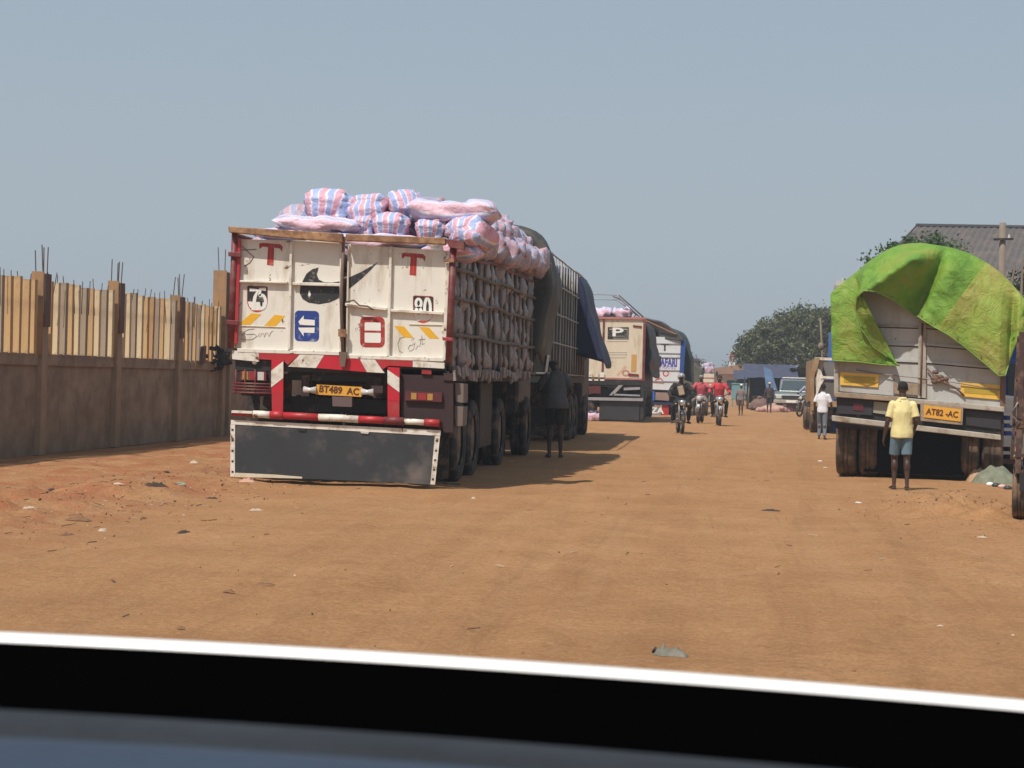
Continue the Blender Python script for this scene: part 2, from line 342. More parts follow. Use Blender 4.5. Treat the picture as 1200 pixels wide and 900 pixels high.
# ================================================================== SETTING
_T = {}
def nz(X, Y, sx, sy, seed):
    """lattice value noise, numpy"""
    if seed not in _T: _T[seed] = np.random.RandomState(seed).rand(256, 256)
    T = _T[seed]
    x = X / sx + 1000; y = Y / sy + 1000; xi = np.floor(x).astype(int); yi = np.floor(y).astype(int); fx = x - xi; fy = y - yi
    fx = fx * fx * (3 - 2 * fx); fy = fy * fy * (3 - 2 * fy)
    t = lambda a, b: T[a % 256, b % 256]
    return (t(xi, yi) * (1 - fx) + t(xi + 1, yi) * fx) * (1 - fy) + (t(xi, yi + 1) * (1 - fx) + t(xi + 1, yi + 1) * fx) * fy - .5
def ground_z(X, Y):
    Z = .05 * nz(X, Y, 3.1, 4.2, 1) + .018 * nz(X, Y, .8, 1.1, 2) + .008 * nz(X, Y, .28, .35, 3)
    Z += .012 * nz(X, Y, .35, 7, 4) + .01 * nz(X, Y, .16, 5, 5)
    # windrow of scraped red earth beside the wall
    d = (X + 6.4 + .5 * nz(X, Y, 4, 3, 6) - .05 * (Y - 16)); m = np.exp(-(d / .75) ** 2) * np.clip((25 - Y) / 6, 0, 1)
    Z += m * (.05 + .24 * np.abs(nz(X, Y, .6, .45, 7)) + .12 * nz(X, Y, .2, .2, 8))
    d2 = np.exp(-((X + 8.0) / 1.3) ** 2); Z += d2 * .10 * nz(X, Y, .35, .35, 9)
    # churned pile by the parked truck on the right
    m = np.exp(-(((X - 2.65) / .62) ** 2 + ((Y - 21.2) / 2.0) ** 2)); Z += m * (.05 + .52 * np.abs(nz(X, Y, .40, .55, 10)) + .16 * nz(X, Y, .18, .18, 11))
    m = np.exp(-(((X + .05 * (Y - 14) - 2.0) / .35) ** 2 + ((Y - 14.5) / 2.6) ** 2)); Z += m * .07 * nz(X, Y, .2, .2, 12)
    # wheel ruts curving in from the right
    for x0, a, y0 in ((1.7, .035, 16.0), (2.9, .03, 17.0), (-1.3, -.01, 15), (-2.9, -.02, 15)):
        dd = X - x0 - a * (Y - y0) * np.abs(Y - y0) * .6; dd2 = np.exp(-(dd / .13) ** 2) * np.clip((30 - Y) / 10, 0, 1) * np.clip((Y - 8) / 3, 0, 1)
        Z -= dd2 * .022 * (.6 + nz(X, Y, .5, .5, 13)); Z += np.exp(-((np.abs(dd) - .22) / .07) ** 2) * .012 * np.clip((30 - Y) / 10, 0, 1)
    return Z * np.clip((170 - Y) / 60, 0, 1)
def gz(x, y): return float(ground_z(np.array([[float(x)]]), np.array([[float(y)]]))[0, 0])
def make_ground():
    xs = np.concatenate([np.linspace(-900, -40, 14), np.linspace(-36, -13, 12), np.arange(-12, 7.01, .095), np.linspace(8, 30, 12), np.linspace(40, 900, 14)])
    ys = np.concatenate([np.linspace(-60, 5, 10), np.arange(6, 20, .075), np.arange(20, 34, .12), np.arange(34, 70, .4), np.arange(70, 180, 3), np.linspace(190, 1800, 20)])
    X, Y = np.meshgrid(xs, ys); Z = ground_z(X, Y)
    V = np.stack([X, Y, Z], -1).reshape(-1, 3); nx, ny = len(xs), len(ys)
    a = (np.arange(ny - 1)[:, None] * nx + np.arange(nx - 1)[None]).ravel(); F = np.stack([a, a + 1, a + nx + 1, a + nx], -1)
    me = bpy.data.meshes.new('ground'); me.vertices.add(len(V)); me.vertices.foreach_set('co', V.ravel())
    me.loops.add(F.size); me.loops.foreach_set('vertex_index', F.ravel()); me.polygons.add(len(F))
    me.polygons.foreach_set('loop_start', np.arange(len(F)) * 4); me.polygons.foreach_set('use_smooth', np.ones(len(F), bool))
    me.update(calc_edges=True); me.materials.append(ground_mat())
    o = inst('ground', me); o['kind'] = 'structure'; o['label'] = 'orange brown laterite dirt road with wheel marks'
make_ground()
# pebbles and crumbs of earth: uncountable
def scatter_crumbs():
    rng = random.Random(3); m = MB()
    for i in range(2400):
        if i < 1100: y = rng.uniform(11, 27); x = -6.4 + .05 * (y - 16) + rng.gauss(0, .8)
        elif i < 1700: x = rng.gauss(2.65, .5); y = rng.gauss(21.2, 1.4)
        else: y = rng.uniform(8, 45); x = rng.uniform(-10, 5)
        s = rng.choice((.005, .006, .008, .010, .016 if i < 1700 else .009)) * rng.uniform(.6, 1.2)
        z = gz(x, y); c = Vector((x, y, z + s * .3))
        R = Euler((rng.random() * 6, rng.random() * 6, rng.random() * 6)).to_matrix()
        vs = [c + R @ Vector((a * s * rng.uniform(.7, 1.3), b * s * rng.uniform(.7, 1.3), d * s * .6)) for a, b, d in ((1, 0, 0), (-1, 0, 0), (0, 1, 0), (0, -1, 0), (0, 0, 1), (0, 0, -1))]
        m.add(vs, [(0, 2, 4), (2, 1, 4), (1, 3, 4), (3, 0, 4), (2, 0, 5), (1, 2, 5), (3, 1, 5), (0, 3, 5)], rng.choice((0, 0, 0, 0, 0, 1, 2)))
    for i in range(420):
        y = rng.uniform(12.5, 26) if i < 340 else rng.uniform(8.5, 30); x = (-6.6 + .05 * (y - 16) + rng.gauss(0, .9)) if i < 340 else rng.uniform(-8, 4); a = rng.random() * 3.14; L = rng.uniform(.02, .09); z = gz(x, y) + .004
        m.bar((x, y, z), (x + math.cos(a) * L, y + math.sin(a) * L, z + rng.uniform(0, .012)), rng.uniform(.004, .012), .005, rng.choice((1, 1, 2, 0)))
    o = m.build('gravel', [mat('crumb_earth', (.27, .13, .06), .95), mat('crumb_dark', (.10, .06, .04), .95), mat('crumb_pale', (.5, .38, .27), .9)], stuff=True)
    o['label'] = 'loose crumbs of earth and small stones on the dirt road'; o['category'] = 'gravel'
scatter_crumbs()
# ------------------------------------------------------------------ boundary wall
def boundary_wall():
    XW = -10.25; rng = random.Random(11)
    t = thing('boundary_wall', 'unfinished brown concrete wall topped with upright wooden planks along the left of the road', 'wall', (XW, 0, 0))
    posts = [13.1, 16.7, 20.3, 23.9, 27.5, 31.05, 34.7, 37.9, 42.1, 45.7, 49.3, 52.9, 56.5, 60.1, 63.7, 67.3]
    pm = {}
    def plank_mesh(h, k):
        key = (round(h, 2), k)
        if key not in pm:
            m = MB(); w = .055
            m.add([(x, y, z) for z in (0, h) for x, y in ((-.060, -.035), (.058, -.040), (.062, .036), (-.060, .034))], [(0, 3, 2, 1), (4, 5, 6, 7), (0, 1, 5, 4), (1, 2, 6, 5), (2, 3, 7, 6), (3, 0, 4, 7)])
            pm[key] = m.mesh('plank', planks_m[k])
        return pm[key]
    for i, y in enumerate(posts):
        tall = abs(y - 37.9) < .1
        top = 3.42 if tall else 2.82 - .01 * i + (.06 if i % 2 else 0)
        MB().box(-.10, .09, y - .12, y + .12, 0, 2.15 if not tall else 2.6).build('concrete_post', concrete_l, t, bevel=.01)
        # formwork boards round the upper post
        f = MB().box(-.10 if not tall else -.16, .09 if not tall else .12, y - .155, y - .121, 1.50, top).build('formwork_board', form_m, t)
        MB().box(.091, .115, y - .12, y + .12, 1.95 if not tall else 2.3, top - .03).build('formwork_board', form_dark, t)  # road-facing board darker: the unlit side of the post put into its colour
        if tall: MB().box(-.14, .15, y + .165, y + 1.7, 0, 3.36).build('concrete_pier', concrete, t)
        n = 4 if not tall else 2
        for k in range(n):
            bx, by = ((-.07, -.06), (.06, -.08), (.0, .05), (.06, .07))[k]
            h = rng.uniform(.28, .44) + (.1 if tall else 0); dx = rng.uniform(-.03, .03)
            MB().tube([(bx, y + by, 1.9), (bx, y + by, top), (bx + dx, y + by + rng.uniform(-.03, .03), top + h)], .009, 6).build('reinforcing_bar', rebar_m, t)
        if i + 1 < len(posts):
            y2 = posts[i + 1]
            m = MB(); # panel with a slightly uneven top and a thicker coping
            P = []
            for zi, z in enumerate((0, .5, 1.0, 1.36, 1.365, 1.54)):
                P.append([(.0 + (.035 if zi > 3 else 0) + .012 * fbm(yy * .8, z * 1.2, 5), yy, z + (.015 * fbm(yy, 3) if zi == 5 else 0)) for yy in np.linspace(y + .12, y2 - .12, 14)])
            P.append([(-.16, p[1], p[2]) for p in P[-1]]); P.append([(-.16, p[1], 0) for p in P[0]])
            m.grid(P).build('concrete_panel', concrete, t)
            n = 10; step = (y2 - y - .3) / n
            for k in range(n + 0):
                yy = y + .15 + step * (k + .5) + rng.uniform(-.02, .02); h = 2.66 - 1.52 + rng.uniform(-.025, .03) - .004 * i
                kk = rng.choice((0, 0, 0, 1, 1, 1, 0, 1, 2, 3))
                z0 = 1.53
                if i == 6 and k in (2, 3, 8): z0 = 1.42
                inst('plank', plank_mesh(h + (1.53 - z0), kk), t, (.0 + rng.uniform(-.012, .012), yy, z0), (rng.uniform(-.008, .008), rng.uniform(-.008, .008), rng.uniform(-.15, .1)))
            s = MB()
            for k in range(n):
                yy = y + .2 + (y2 - y - .4) * (k + rng.uniform(-.2, .2)) / n; s.tube([(rng.uniform(-.05, .05), yy, 2.2), (rng.uniform(-.06, .06), yy + rng.uniform(-.03, .03), 2.66 + rng.uniform(.06, .15))], .007, 4)
            s.build('wire_tips', rebar_m, t, stuff=True)
    # torn dark formwork left on the wall top
    y = 36.9
    MB().obox((.10, 36.2, 1.66), (.06, .3, .34), (.1, .05, .1)).build('formwork_board', form_dark, t)
    b = MB(); r2 = random.Random(5)
    for k in range(40):
        c = Vector((.1 + r2.gauss(0, .07), 37.4 + r2.gauss(0, .25), 1.62 + r2.gauss(0, .1)))
        b.obox(c, (.08, .14, .05), (r2.random() * 3, r2.random() * 3, r2.random() * 3))
    b.build('rag_bundle', mat('rag_dark', (.03, .024, .022), .9), t)
boundary_wall()
# ------------------------------------------------------------------ warehouse with hipped grey roof
def warehouse():
    t = thing('warehouse', 'large building with a grey corrugated hipped roof behind the green tarped truck', 'building', (0, 0, 0))
    rm = mat('roof_sheet', (.105, .092, .088), .8, dirt=(.16, .12, .10), dirt_amt=.4, dirt_scale=1.6, var=.3, scale=9, bump=.6, bscale=8)
    x0, x1, y0, y1 = 5.2, 32, 62, 78; zE, zR = 4.35, 7.3; xr = 7.0; yr = 70
    MB().box(x0, x1, y0, y1, 0, zE).build('wall', mat('plaster_tan', (.42, .34, .25), .85, dirt=(.2, .14, .1), dirt_amt=.3), t)
    # corrugated front slope: ridged sheets
    def slope(ca, cb, ra, rb, n, name='roof'):
        P = [[], []]; 
        for k in range(n * 2 + 1):
            u = k / (n * 2); e = Vector(ca).lerp(Vector(cb), u); r = Vector(ra).lerp(Vector(rb), u); dz = .05 * (k % 2)
            P[0].append(e + Vector((0, 0, dz))); P[1].append(r + Vector((0, 0, dz)))
        return P
    m = MB(); ov = .8
    m.grid(slope((x0 - ov, y0 - ov, zE - .1), (x1, y0 - ov, zE - .1), (xr, yr, zR), (x1, yr, zR), 110))
    m.grid(slope((x0 - ov, y1 + ov, zE - .1), (x0 - ov, y0 - ov, zE - .1), (xr, yr, zR), (xr, yr, zR), 60))
    m.grid(slope((x1, y1 + ov, zE - .1), (x0 - ov, y1 + ov, zE - .1), (x1, yr, zR), (xr, yr, zR), 60))
    m.build('roof', rm, t)
    MB().tube([(xr, yr, zR + .03), (x1, yr, zR + .03)], .09, 8).build('ridge_cap', mat('ridge_dark', (.03, .03, .035), .7), t)
    MB().bar((x0 - ov, y0 - ov, zE - .2), (x1, y0 - ov, zE - .2), .06, .22).build('fascia_board', mat('fascia', (.06, .05, .05), .7), t)
    for k in range(5):
        MB().box(6 + k * 4.5, 7.4 + k * 4.5, y0 - .05, y0 - .003, 1.6, 2.9).build('window', glass_dark, t)
warehouse()
# ------------------------------------------------------------------ utility pole and sticks
t = thing('utility_pole', 'grey wooden utility pole standing in front of the grey roof', 'pole', (6.50, 45, 0))
MB().tube([(0, 0, 0), (.02, 0, 2.6), (.0, 0, 5.3)], [.09, .08, .075], 12).build('pole_shaft', mat('pole_wood', (.22, .17, .13), .85, var=.3), t, True)
MB().bar((-.22, -.1, 4.9), (.24, -.1, 4.92), .05).build('cross_bracket', steel_dark, t)
MB().tube([(.14, -.1, 4.94), (.14, -.1, 5.02)], [.03, .02], 8).build('insulator', lens_white, t)
for i, (px, top, lean, lab) in enumerate(((1183, 312, .16, 'thin bare stick leaning right beside the utility pole'), (1197, 305, .03, 'thin upright bare stick right of the utility pole'))):
    p = H(px, 345, 42); q = H(px + lean * 40, top, 42)
    o = MB().tube([(p.x - lean * 3, 42, 0), p, q], [.035, .03, .02], 6).build('stick', mat('pole_wood', (.2, .2, .2)), None)
    tag(o, lab, 'stick')
# ------------------------------------------------------------------ trees
def leaf_mat(name, a, b_, c_):
    m, nt, b, oc = start(name)
    at = _n(nt, 'ShaderNodeAttribute'); at.attribute_name = 'tone'
    c = ramp(nt, at.outputs[2], [(0, a), (.5, b_), (1, c_)])
    nt.links.new(c, b.inputs['Base Color']); b.inputs['Roughness'].default_value = .6
    out = nt.nodes['Material Output']; tr = _n(nt, 'ShaderNodeBsdfTranslucent'); nt.links.new(c, tr.inputs[0])
    ms = _n(nt, 'ShaderNodeMixShader'); ms.inputs[0].default_value = .25
    nt.links.new(b.outputs[0], ms.inputs[1]); nt.links.new(tr.outputs[0], ms.inputs[2]); nt.links.new(ms.outputs[0], out.inputs[0])
    return m
bark = mat('bark', (.10, .075, .055), .9, var=.3)
def tree(label, loc, lobes, nleaf, size, lm, seed, trunk_h, group=None, name='broadleaf_tree', tr=.28):
    rng = np.random.RandomState(seed)
    t = thing(name, label, 'tree', loc, 0, group)
    m = MB(); m.tube([(0, 0, -.1), (.05, 0, trunk_h * .6), (0, 0, trunk_h)], [tr * 1.3, tr, tr * .85], 10)
    for (cx, cy, cz, rx, ry, rz_) in lobes:
        m.tube([(0, 0, trunk_h * .85), (cx * .45, cy * .45, trunk_h + (cz - trunk_h) * .45), (cx * .9, cy * .9, cz)], [tr * .55, tr * .3, .03], 7)
    m.build('trunk', bark, t, True)
    pts = []; tone = []
    tot = sum(l[3] * l[4] * l[5] for l in lobes)
    for (cx, cy, cz, rx, ry, rz_) in lobes:
        k = max(6, int(nleaf / 26 * (rx * ry * rz_) / tot))
        for _ in range(k):
            d = rng.normal(size=3); d /= np.linalg.norm(d); r = rng.uniform(.45, 1.08) ** .6
            c = np.array([cx, cy, cz]) + d * r * np.array([rx, ry, rz_])
            ct = np.clip(.42 + rng.normal() * .2, 0, 1); cs = rng.uniform(.5, 1.3) * size * 2.2
            n = int(26 * rng.uniform(.5, 1.5))
            p = c + rng.normal(size=(n, 3)) * cs * np.array([.55, .55, .38]); pts.append(p); tone.append(np.clip(ct + rng.normal(size=n) * .12, 0, 1))
    P = np.concatenate(pts); T = np.concatenate(tone); n = len(P)
    a = rng.normal(size=(n, 3)); a /= np.linalg.norm(a, axis=1)[:, None]; b = np.cross(a, rng.normal(size=(n, 3))); b /= np.linalg.norm(b, axis=1)[:, None]
    s = size * rng.uniform(.55, 1.25, size=(n, 1))
    V = np.stack([P - a * s * .5, P + b * s * .28, P + a * s * .5, P - b * s * .28], 1).reshape(-1, 3)
    me = bpy.data.meshes.new('crown'); me.vertices.add(4 * n); me.vertices.foreach_set('co', V.ravel())
    me.loops.add(4 * n); me.loops.foreach_set('vertex_index', np.arange(4 * n)); me.polygons.add(n); me.polygons.foreach_set('loop_start', np.arange(n) * 4)
    me.update(calc_edges=True)
    at = me.attributes.new('tone', 'FLOAT', 'FACE'); at.data.foreach_set('value', T)
    me.materials.append(lm); inst('crown', me, t)
    return t
leaf_olive = leaf_mat('leaf_olive', (.050, .066, .026), (.115, .128, .052), (.20, .195, .090))
leaf_green = leaf_mat('leaf_green', (.02, .055, .015), (.055, .115, .03), (.11, .18, .05))
leaf_dark = leaf_mat('leaf_dark', (.018, .035, .015), (.035, .06, .025), (.07, .10, .04))
tree('broad olive green tree rising behind the blue tarpaulin stalls', (3.9, 118, 0),
     [(-1.3, 0, 3.6, 1.5, 1.8, 1.25), (-.1, .3, 4.5, 1.5, 1.8, 1.3), (1.5, 0, 5.0, 1.6, 1.8, 1.3), (2.7, .5, 5.1, 1.3, 1.6, 1.2), (.6, -.5, 3.2, 1.9, 1.8, 1.2), (2.6, -.3, 3.4, 1.7, 1.8, 1.4), (-2.3, .2, 3.3, .75, .9, .7), (3.9, 0, 4.2, 1.2, 1.5, 1.4)], 30000, .22, leaf_olive, 4, 2.0)
tree('darker tree half hidden beside the tipper truck, behind the broad olive tree', (8.6, 124, 0),
     [(0, 0, 4.4, 1.8, 1.8, 1.5), (-1.4, 0, 3.6, 1.4, 1.5, 1.3), (1.2, 0, 3.8, 1.6, 1.5, 1.5)], 12000, .22, leaf_dark, 9, 2.0)
tree('green leafy tree peeping over the green tarp, left of the grey roof', (4.9, 52, 0),
     [(-.1, 0, 4.72, .85, .8, .62), (.7, .2, 4.95, .9, .9, .62), (.2, 0, 3.9, 1.1, 1.0, .8), (-.45, 0, 4.2, .5, .6, .5)], 12000, .11, leaf_green, 14, 2.6, tr=.13)
tree('green leafy tree at the right edge behind the bare sticks', (8.0, 48, 0),
     [(0, 0, 3.6, 1.2, 1.1, 1.0), (.9, .2, 3.0, 1.1, 1.1, 1.0), (-.6, -.2, 2.6, .9, .9, .8)], 10000, .11, leaf_dark, 17, 2.2, tr=.13)
for i, (x, y, s, lm) in enumerate(((-14, 230, 1.4, leaf_olive), (-24, 260, 1.7, leaf_dark), (14, 190, 1.3, leaf_olive), (24, 210, 1.6, leaf_olive), (-5, 300, 1.0, leaf_olive), (5, 330, 1.1, leaf_olive))):
    tree(['far tree beyond the left hand trucks', 'farthest tree beyond the left wall', 'far tree beyond the stalls on the right', 'far tree beyond the warehouse', 'low far tree at the end of the road, left', 'low far tree at the end of the road, right'][i], (x, y, 0),
         [(0, 0, 4.0 * s, 2.8 * s, 2.2 * s, 1.5 * s), (1.8 * s, 0, 3.4 * s, 1.8 * s, 1.8 * s, 1.3 * s), (-1.9 * s, 0, 3.3 * s, 1.8 * s, 1.7 * s, 1.3 * s)], 4000, .42 * s, lm, 20 + i, 2.2 * s, 'far trees at the end of the road')
# ------------------------------------------------------------------ market stalls and far huts
def sheet(m, P, nu=14, nv=8, sag=.15, seed=0):
    """bilinear cloth between four corners P00 P10 P11 P01 with sag and folds"""
    a, b, c, d = [Vector(p) for p in P]; g = []
    for i in range(nv + 1):
        v = i / nv; row = []
        for j in range(nu + 1):
            u = j / nu; p = a.lerp(b, u).lerp(d.lerp(c, u), v)
            p = p + Vector((0, 0, -sag * math.sin(math.pi * u) * math.sin(math.pi * v) + .04 * fbm(u * 6 + seed, v * 3, seed))) + Vector((0, .05 * fbm(u * 7, v * 2, seed + 3), 0))
            row.append(p)
        g.append(row)
    return m.grid(g)
tarp_stall = mat('stall_blue_tarp', (.048, .054, .095), .6, var=.3, dirt=(.2, .18, .2), dirt_amt=.1, bump=.4, bscale=3)
tarp_stall2 = mat('stall_bright_blue', (.06, .13, .42), .6, var=.25, bump=.4, bscale=3)
tarp_grey = mat('stall_grey_tarp', (.13, .12, .12), .7, var=.25, bump=.4, bscale=3)
pole_wood = MATS['pole_wood']
def stall(label, x0, x1, y0, y1, zf, zb, roof_m, side_m, seed, back_drop=.3):
    t = thing('market_stall', label, 'stall', ((x0 + x1) / 2, y0, 0)); hx = (x1 - x0) / 2; D = y1 - y0
    m = MB(); sheet(m, ((-hx - .3, -.35, zf), (hx + .3, -.35, zf + .04), (hx + .3, D, zb), (-hx - .3, D, zb)), 16, 8, .12, seed); o = m.build('tarpaulin_roof', roof_m, t, True)
    m = MB(); sheet(m, ((-hx, D, zb), (hx, D, zb), (hx, D, back_drop), (-hx, D, back_drop)), 10, 6, 0, seed + 1); m.build('tarpaulin_wall', side_m, t, True)
    m = MB(); sheet(m, ((-hx - .2, -.3, zf), (-hx - .2, D, zb), (-hx - .2, D, back_drop), (-hx - .2, -.1, back_drop + .5)), 10, 6, 0, seed + 2); m.build('tarpaulin_wall', side_m, t, True)
    for sx in (-hx, 0, hx):
        for yy, zz in ((0, zf), (D - .1, zb)): MB().tube([(sx, yy, 0), (sx + .03, yy, zz)], .045, 6).build('post', pole_wood, t, True)
    MB().box(-hx + .2, hx - .2, .3, 1.1, .68, .74).build('table_top', mat('stall_table', (.25, .17, .11), .8), t)
    for sx in (-hx + .3, hx - .3): MB().box(sx - .04, sx + .04, .35, 1.0, 0, .679).build('table_leg', pole_wood, t)
    return t
stall('low stall under a dark blue tarpaulin roof, left of the hanging pale cloth', 1.6, 4.0, 104, 108, 1.75, 2.55, tarp_stall, tarp_stall, 1)
stall('stall with a grey awning behind the parked off-road car', 4.2, 6.6, 106, 110, 2.35, 2.0, tarp_grey, tarp_stall, 2)
stall('stall with a bright blue tarpaulin between the off-road car and the tipper truck', 6.0, 7.8, 101, 105, 1.9, 2.5, tarp_stall2, tarp_grey, 3)
stall('long low stall of dark blue sheets far behind the walking child', 1.2, 3.2, 122, 126, 1.7, 2.3, tarp_stall, tarp_grey, 4)
# hanging cloth
p = G(884, 482, 0); o = None
m = MB(); sheet(m, ((2.35, 102.5, 2.35), (2.75, 102.3, 2.2), (3.2, 102.4, .9), (2.55, 102.5, .95)), 8, 10, 0, 6)
tag(m.build('hanging_cloth', mat('cloth_pale_blue', (.14, .24, .45), .7, var=.3, scale=3), None, True), 'pale blue cloth hanging from the stall corner', 'cloth')
m = MB(); sheet(m, ((3.3, 102.2, 1.75), (3.9, 102.3, 1.7), (3.8, 102.2, .6), (3.35, 102.3, .7)), 8, 10, 0, 8)
tag(m.build('hanging_cloth', mat('cloth_violet', (.10, .09, .32), .7, var=.4, scale=3), None, True), 'violet blue cloth hanging right of the pale cloth', 'cloth')
# stacks of goods before the stalls
def heap(label, c, r, h, m_, seed, name='goods_pile', cat='goods'):
    m = MB(); rg = random.Random(seed)
    for k in range(14):
        x, y = rg.uniform(-r, r), rg.uniform(-r * .5, r * .5); s = rg.uniform(.12, .3) * r
        m.ell((x, y, h * rg.uniform(.15, .75) * (1 - abs(x) / r * .6)), (s, s, s * .7), 7, 5)
    m.ell((0, 0, h * .2), (r, r * .6, h * .5), 12, 6)
    o = m.build(name, m_, None, True); o.location = c; return tag(o, label, cat)
heap('pinkish heap of sacks on the ground at the stall edge', (2.75, 95.5, 0), .75, .55, mat('goods_pink', (.50, .30, .24), .8, var=.35, scale=4), 1)
heap('low heap of brown goods behind the pinkish sacks', (2.2, 99.5, 0), .6, 1.0, mat('goods_brown', (.17, .10, .08), .8, var=.4, scale=4), 2)
heap('dark red heap of goods under the stall awning', (3.7, 99, 0), .7, .9, mat('goods_maroon', (.12, .05, .06), .8, var=.4, scale=4), 3)
o = MB().box(-.5, .5, -.3, .3, .45, 1.35).box(-.47, -.4, -.27, -.2, 0, .449).box(.4, .47, -.27, -.2, 0, .449).box(-.53, .53, -.34, .34, 1.352, 1.42).build('sign_board', mat('turquoise', (.16, .31, .33), .6, var=.12), None, bevel=.02)
o.location = (1.25, 114, 0); tag(o, 'turquoise painted kiosk box standing by the far stalls', 'kiosk')
# far buildings at the end of the road
def hut(label, x, y, wx, wy, h, wall_c, roof_c, name='house'):
    t = thing(name, label, 'house', (x, y, 0))
    MB().box(-wx, wx, 0, wy, 0, h).build('wall', mat('hut_' + label[:12], wall_c, .85, dirt=(.3, .2, .14), dirt_amt=.2), t)
    MB().prism([(-wx - .4, h + .003), (wx + .4, h + .003), (wx + .1, h + .5), (0, h + 1.1), (-wx - .1, h + .5)], -.5, wy + .5).build('roof', mat('hutroof_' + label[:12], roof_c, .8), t)
    for k in (-.5, .5): MB().box(k * wx - .5, k * wx + .5, -.04, -.003, h * .35, h * .75).build('window', glass_dark, t)
    MB().box(-.4, .4, -.06, -.004, 0.02, 1.9).build('door', mat('hut_door', (.18, .12, .09), .7), t)
hut('pale peach far house with brown roof at the road end', 3.0, 178, 3.6, 6, 2.3, (.50, .36, .27), (.30, .17, .11))
hut('whitish far house left of the peach one', -3.5, 200, 4.0, 6, 2.0, (.52, .47, .42), (.36, .26, .2))
hut('long grey brown far house behind the stalls', 11.5, 170, 6.0, 6, 2.4, (.38, .3, .24), (.22, .15, .12))
hut('far tan house behind the left trucks', -14, 210, 5.0, 6, 2.6, (.42, .33, .25), (.25, .16, .12))
t = thing('lattice_tower', 'small red and white far mast above the peach house', 'mast', (1.2, 190, 0))
for k, (z0, z1, c) in enumerate(((0, 2.2, r_ink2), (2.2, 3.6, w_ink), (3.6, 4.6, r_ink2))):
    m = MB(); w0, w1 = .6 - .1 * z0, .6 - .1 * z1
    for sx, sy in ((-1, -1), (1, -1), (1, 1), (-1, 1)): m.bar((sx * w0, sy * w0, z0), (sx * w1, sy * w1, z1), .09)
    for sy in (-1, 1): m.bar((-w0, sy * w0, z0), (w1, sy * w1, z1), .07).bar((w0, sy * w0, z0), (-w1, sy * w1, z1), .07)
    m.build('mast_section', c, t)
# ================================================================== TRUCKS
def ground_drop(root, x, y): root.location = (x, y, gz(x, y))
_tyre = {}
def wheel(parent, x, y, z, r=.52, wd=.30, dusty=False, side=1, dual=False):
    key = (r, wd, dusty)
    if key not in _tyre:
        tp = [(r * .60, -wd * .42), (r * .72, -wd * .5), (r * .90, -wd * .5), (r * .975, -wd * .40), (r, -wd * .36), (r, -wd * .13), (r * .965, -wd * .12), (r * .965, -wd * .08), (r, -wd * .07), (r, wd * .07), (r * .965, wd * .08), (r * .965, wd * .12), (r, wd * .13), (r, wd * .36), (r * .975, wd * .40), (r * .90, wd * .5), (r * .72, wd * .5), (r * .60, wd * .42)]
        a = MB().lathe((0, 0, 0), (1, 0, 0), tp, 36).mesh('tyre', rubber_dusty if dusty else rubber, True)
        m = MB(); m.lathe((0, 0, 0), (1, 0, 0), [(r * .60, -wd * .42), (r * .58, wd * .35), (r * .50, wd * .30), (r * .34, wd * .12), (r * .30, wd * .36), (r * .16, wd * .42), (.001, wd * .42)], 24)
        for k in range(8):
            an = k * math.pi / 4; m.ell((wd * .2, math.cos(an) * r * .42, math.sin(an) * r * .42), .022, 6, 4)
        b = m.mesh('rim', rim_m, True); h = MB().lathe((0, 0, 0), (1, 0, 0), [(.001, -wd * .3), (r * .2, -wd * .3), (r * .2, wd * .30), (.001, wd * .30)], 12).mesh('wheel', steel_dark, True)
        _tyre[key] = (h, a, b)
    h, a, b = _tyre[key]
    w_ = inst('wheel', h, parent, (x, y, z), (0, 0, 0 if side > 0 else math.pi))
    inst('tyre', a, w_); inst('rim', b, w_)
    return w_
